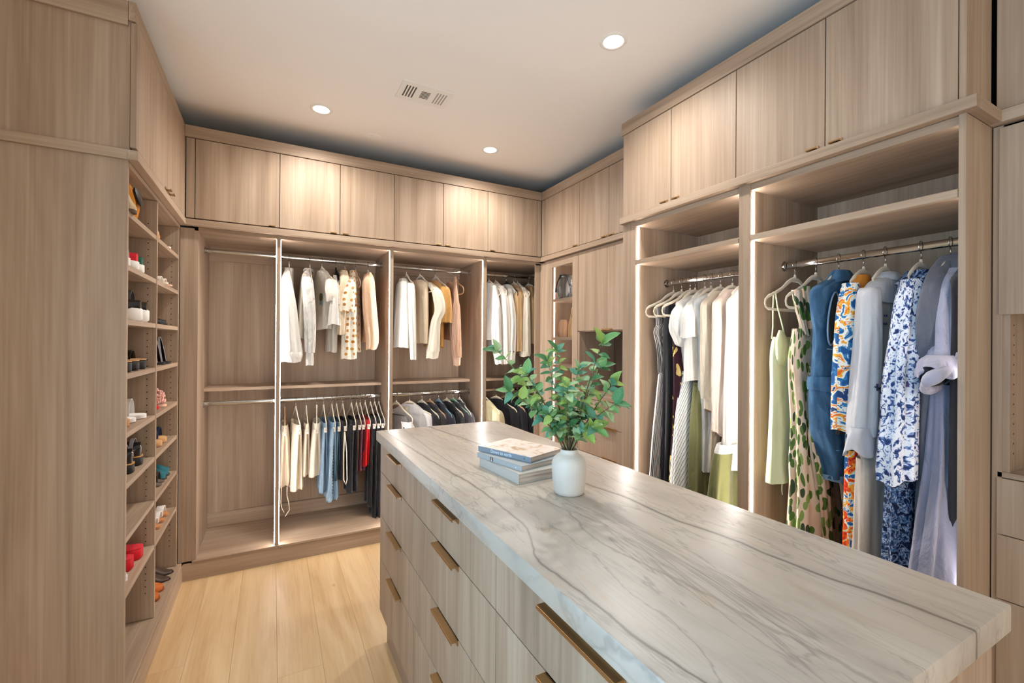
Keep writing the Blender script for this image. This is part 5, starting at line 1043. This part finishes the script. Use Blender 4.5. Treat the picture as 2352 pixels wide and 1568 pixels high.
# ------------------------------------------------------------------ vase and branches
VX, VY = .790, 1.108
t = thing('vase', 'matte off-white bottle-shaped ceramic vase holding the green branches', 'vase', (VX, VY, IZ+.0003))
m, nt, b = new_mat('matte_ceramic'); tc = N(nt, 'TexCoord'); n = N(nt, 'TexNoise'); n.inputs['Scale'].default_value = 9; n.inputs['Detail'].default_value = 4; nt.links.new(tc.outputs['Object'], n.inputs[0])
r = ramp(nt, [(.3, lin('#cfc6bb')), (.6, lin('#dbd3c8'))]); nt.links.new(n.outputs[0], r.inputs[0]); nt.links.new(r.outputs[0], b.inputs['Base Color']); b.inputs['Roughness'].default_value = .5; CER = m
mb = MB(); mb.lathe([(0, 0), (.040, 0), (.0445, .003), (.047, .012), (.0505, .045), (.0525, .075), (.0522, .090), (.048, .104), (.038, .114), (.029, .119), (.0265, .123), (.0265, .130), (.0278, .1325), (.0255, .1325), (.0235, .130), (.0235, .118), (.034, .105), (.044, .08), (.042, .02), (0, .01)], (0, 0, 0), 48); ob('body', mb.mesh('body', CER, True, 60), t)
bq = thing('leafy_branches', 'bunch of leafy green branches spreading out of the white vase', 'plant', (VX, VY, IZ+.10))
def leaf_mat(nm, c1, c2):
    m, nt, b = new_mat(nm); tc = N(nt, 'TexCoord'); n = N(nt, 'TexNoise'); n.inputs['Scale'].default_value = 30; nt.links.new(tc.outputs['Object'], n.inputs[0]); r = ramp(nt, [(.35, lin(c1)), (.65, lin(c2))]); nt.links.new(n.outputs[0], r.inputs[0]); nt.links.new(r.outputs[0], b.inputs['Base Color'])
    b.inputs['Roughness'].default_value = .55; b.inputs['Subsurface Weight'].default_value = 0; b.inputs['Transmission Weight'].default_value = 0; b.inputs['Specular IOR Level'].default_value = .35; return m
LM = [leaf_mat('leaf_mid', '#639656', '#86b06f'), leaf_mat('leaf_pale', '#93b47f', '#b0c896'), leaf_mat('leaf_dark', '#3d7347', '#588a57'), leaf_mat('leaf_yellow', '#86a850', '#a3bd68'), leaf_mat('leaf_teal', '#4a8468', '#6ea184')]
def leaf_mesh(mat, wide, curl, k):
    mb = MB(); n = 7; V = []
    for i in range(n):
        f = i/(n-1); w_ = wide*math.sin(PI*min(1, f**.8*1.0))**.8*(1-.15*f); w_ = max(w_, .0004*1000*.001)
        zc = -curl*f*f
        for s in (-1, -.5, 0, .5, 1): V.append((f, s*w_, zc+abs(s)*w_*.35+.02*math.sin(f*9+s*2+k)))
    mb.add(V, [(i*5+j, i*5+j+1, (i+1)*5+j+1, (i+1)*5+j) for i in range(n-1) for j in range(4)])
    mb.tube([(-.16, 0, .01), (0, 0, 0)], .016, 5)
    return mb.mesh('leaf', mat, True)
LMESH = [leaf_mesh(LM[i % 5], w_, c, i) for i, (w_, c) in enumerate([(.30, .15), (.33, .3), (.28, .1), (.36, .25), (.30, .4), (.34, .05), (.27, .3), (.32, .2), (.30, .35), (.35, .15)])]
rg = random.Random(21); RV = Vector((math.cos(yaw), -math.sin(yaw), 0)); FV = Vector((math.sin(yaw), math.cos(yaw), 0)); M0 = Vector((VX, VY, IZ+.128)); k_px = 1.345/1027
BR_ = [(-166, -226, .02, 9, 1.15), (70, -246, -.02, 7, 1.3), (104, -150, .03, 9, 1.1), (-25, -228, .06, 10, 1.), (-137, -137, -.04, 9, 1.15), (97, -112, -.05, 8, 1.2), (48, -60, -.06, 7, 1.1), (-84, -104, .05, 9, 1.), (-53, -205, -.03, 10, 1.),
       (22, -185, .02, 11, 1.), (58, -125, .07, 9, 1.), (-10, -150, -.06, 11, 1.), (-50, -90, -.05, 8, .9), (30, -95, .0, 8, .9), (-100, -175, .0, 8, 1.1), (5, -110, .05, 9, .9), (-28, -70, .0, 6, .8), (80, -190, .04, 5, 1.0)]
STEM = plain('stem_brown', '#6b4f3d', .7); STEMG = plain('stem_green', '#6f8050', .7)
for bi, (du, dv, dd, nl, ls) in enumerate(BR_):
    tip = M0 + RV*(du*k_px) + Vector((0, 0, 1))*(-dv*k_px) + FV*dd
    base = Vector((VX+rg.uniform(-.012, .012), VY+rg.uniform(-.012, .012), IZ+.03)); mouth = M0 + RV*(du*k_px*.09) + FV*dd*.1 + Vector((0, 0, .003))
    mid = mouth.lerp(tip, .5) + Vector((0, 0, .022)) + RV*rg.uniform(-.012, .012) - RV*(du*k_px*.12)
    P = []
    for i in range(13):
        t_ = i/12
        P.append((1-t_)**2*mouth + 2*t_*(1-t_)*mid + t_*t_*tip)
    pts = [base]+P; o0 = bq.location + Vector((0, 0, 0))
    mb = MB(); mb.tube([p-M0 for p in pts], [.0019]*6+[.0019-.0013*i/8 for i in range(8)], 6)
    br = ob('branch', mb.mesh('branch', STEM if bi % 3 else STEMG, True), bq, M0-o0)
    def add_leaf(p, d, size, up):
        d = d.normalized(); y = up.cross(d).normalized(); z = d.cross(y); me = LMESH[rg.randrange(10)]; l_ = ob('leaf', me, br)
        l_.matrix_local = Matrix.Translation(p-M0) @ Matrix(((d.x, y.x, z.x, 0), (d.y, y.y, z.y, 0), (d.z, y.z, z.z, 0), (0, 0, 0, 1))) @ Matrix.Scale(size, 4)
    nl += 2
    for i in range(nl):
        f = .26+.72*i/(nl-1); q = f*12; a = int(min(11, q)); p = P[a].lerp(P[a+1], q-a); tg = (P[a+1]-P[a]).normalized()
        for s in (0, 1):
            if rg.random() < .12: continue
            ang = i*1.9+s*PI+rg.uniform(-.4, .4); sd = (tg.orthogonal().normalized()); sd.rotate(Matrix.Rotation(ang, 3, tg))
            d = (sd*1.0+tg*rg.uniform(.2, .8)+Vector((0, 0, rg.uniform(-.35, .15)))); add_leaf(p, d, ls*rg.uniform(.027, .044), (Vector((0, 0, 1))-FV*.6+RV*rg.uniform(-.6, .6)))
    for s in range(3):
        a = s*2.1+rg.random(); tg = (P[12]-P[10]).normalized(); sd = tg.orthogonal().normalized(); sd.rotate(Matrix.Rotation(a, 3, tg)); add_leaf(P[12], tg*.8+sd*.7, ls*rg.uniform(.034, .050), Vector((0, 0, 1))-FV*.7)
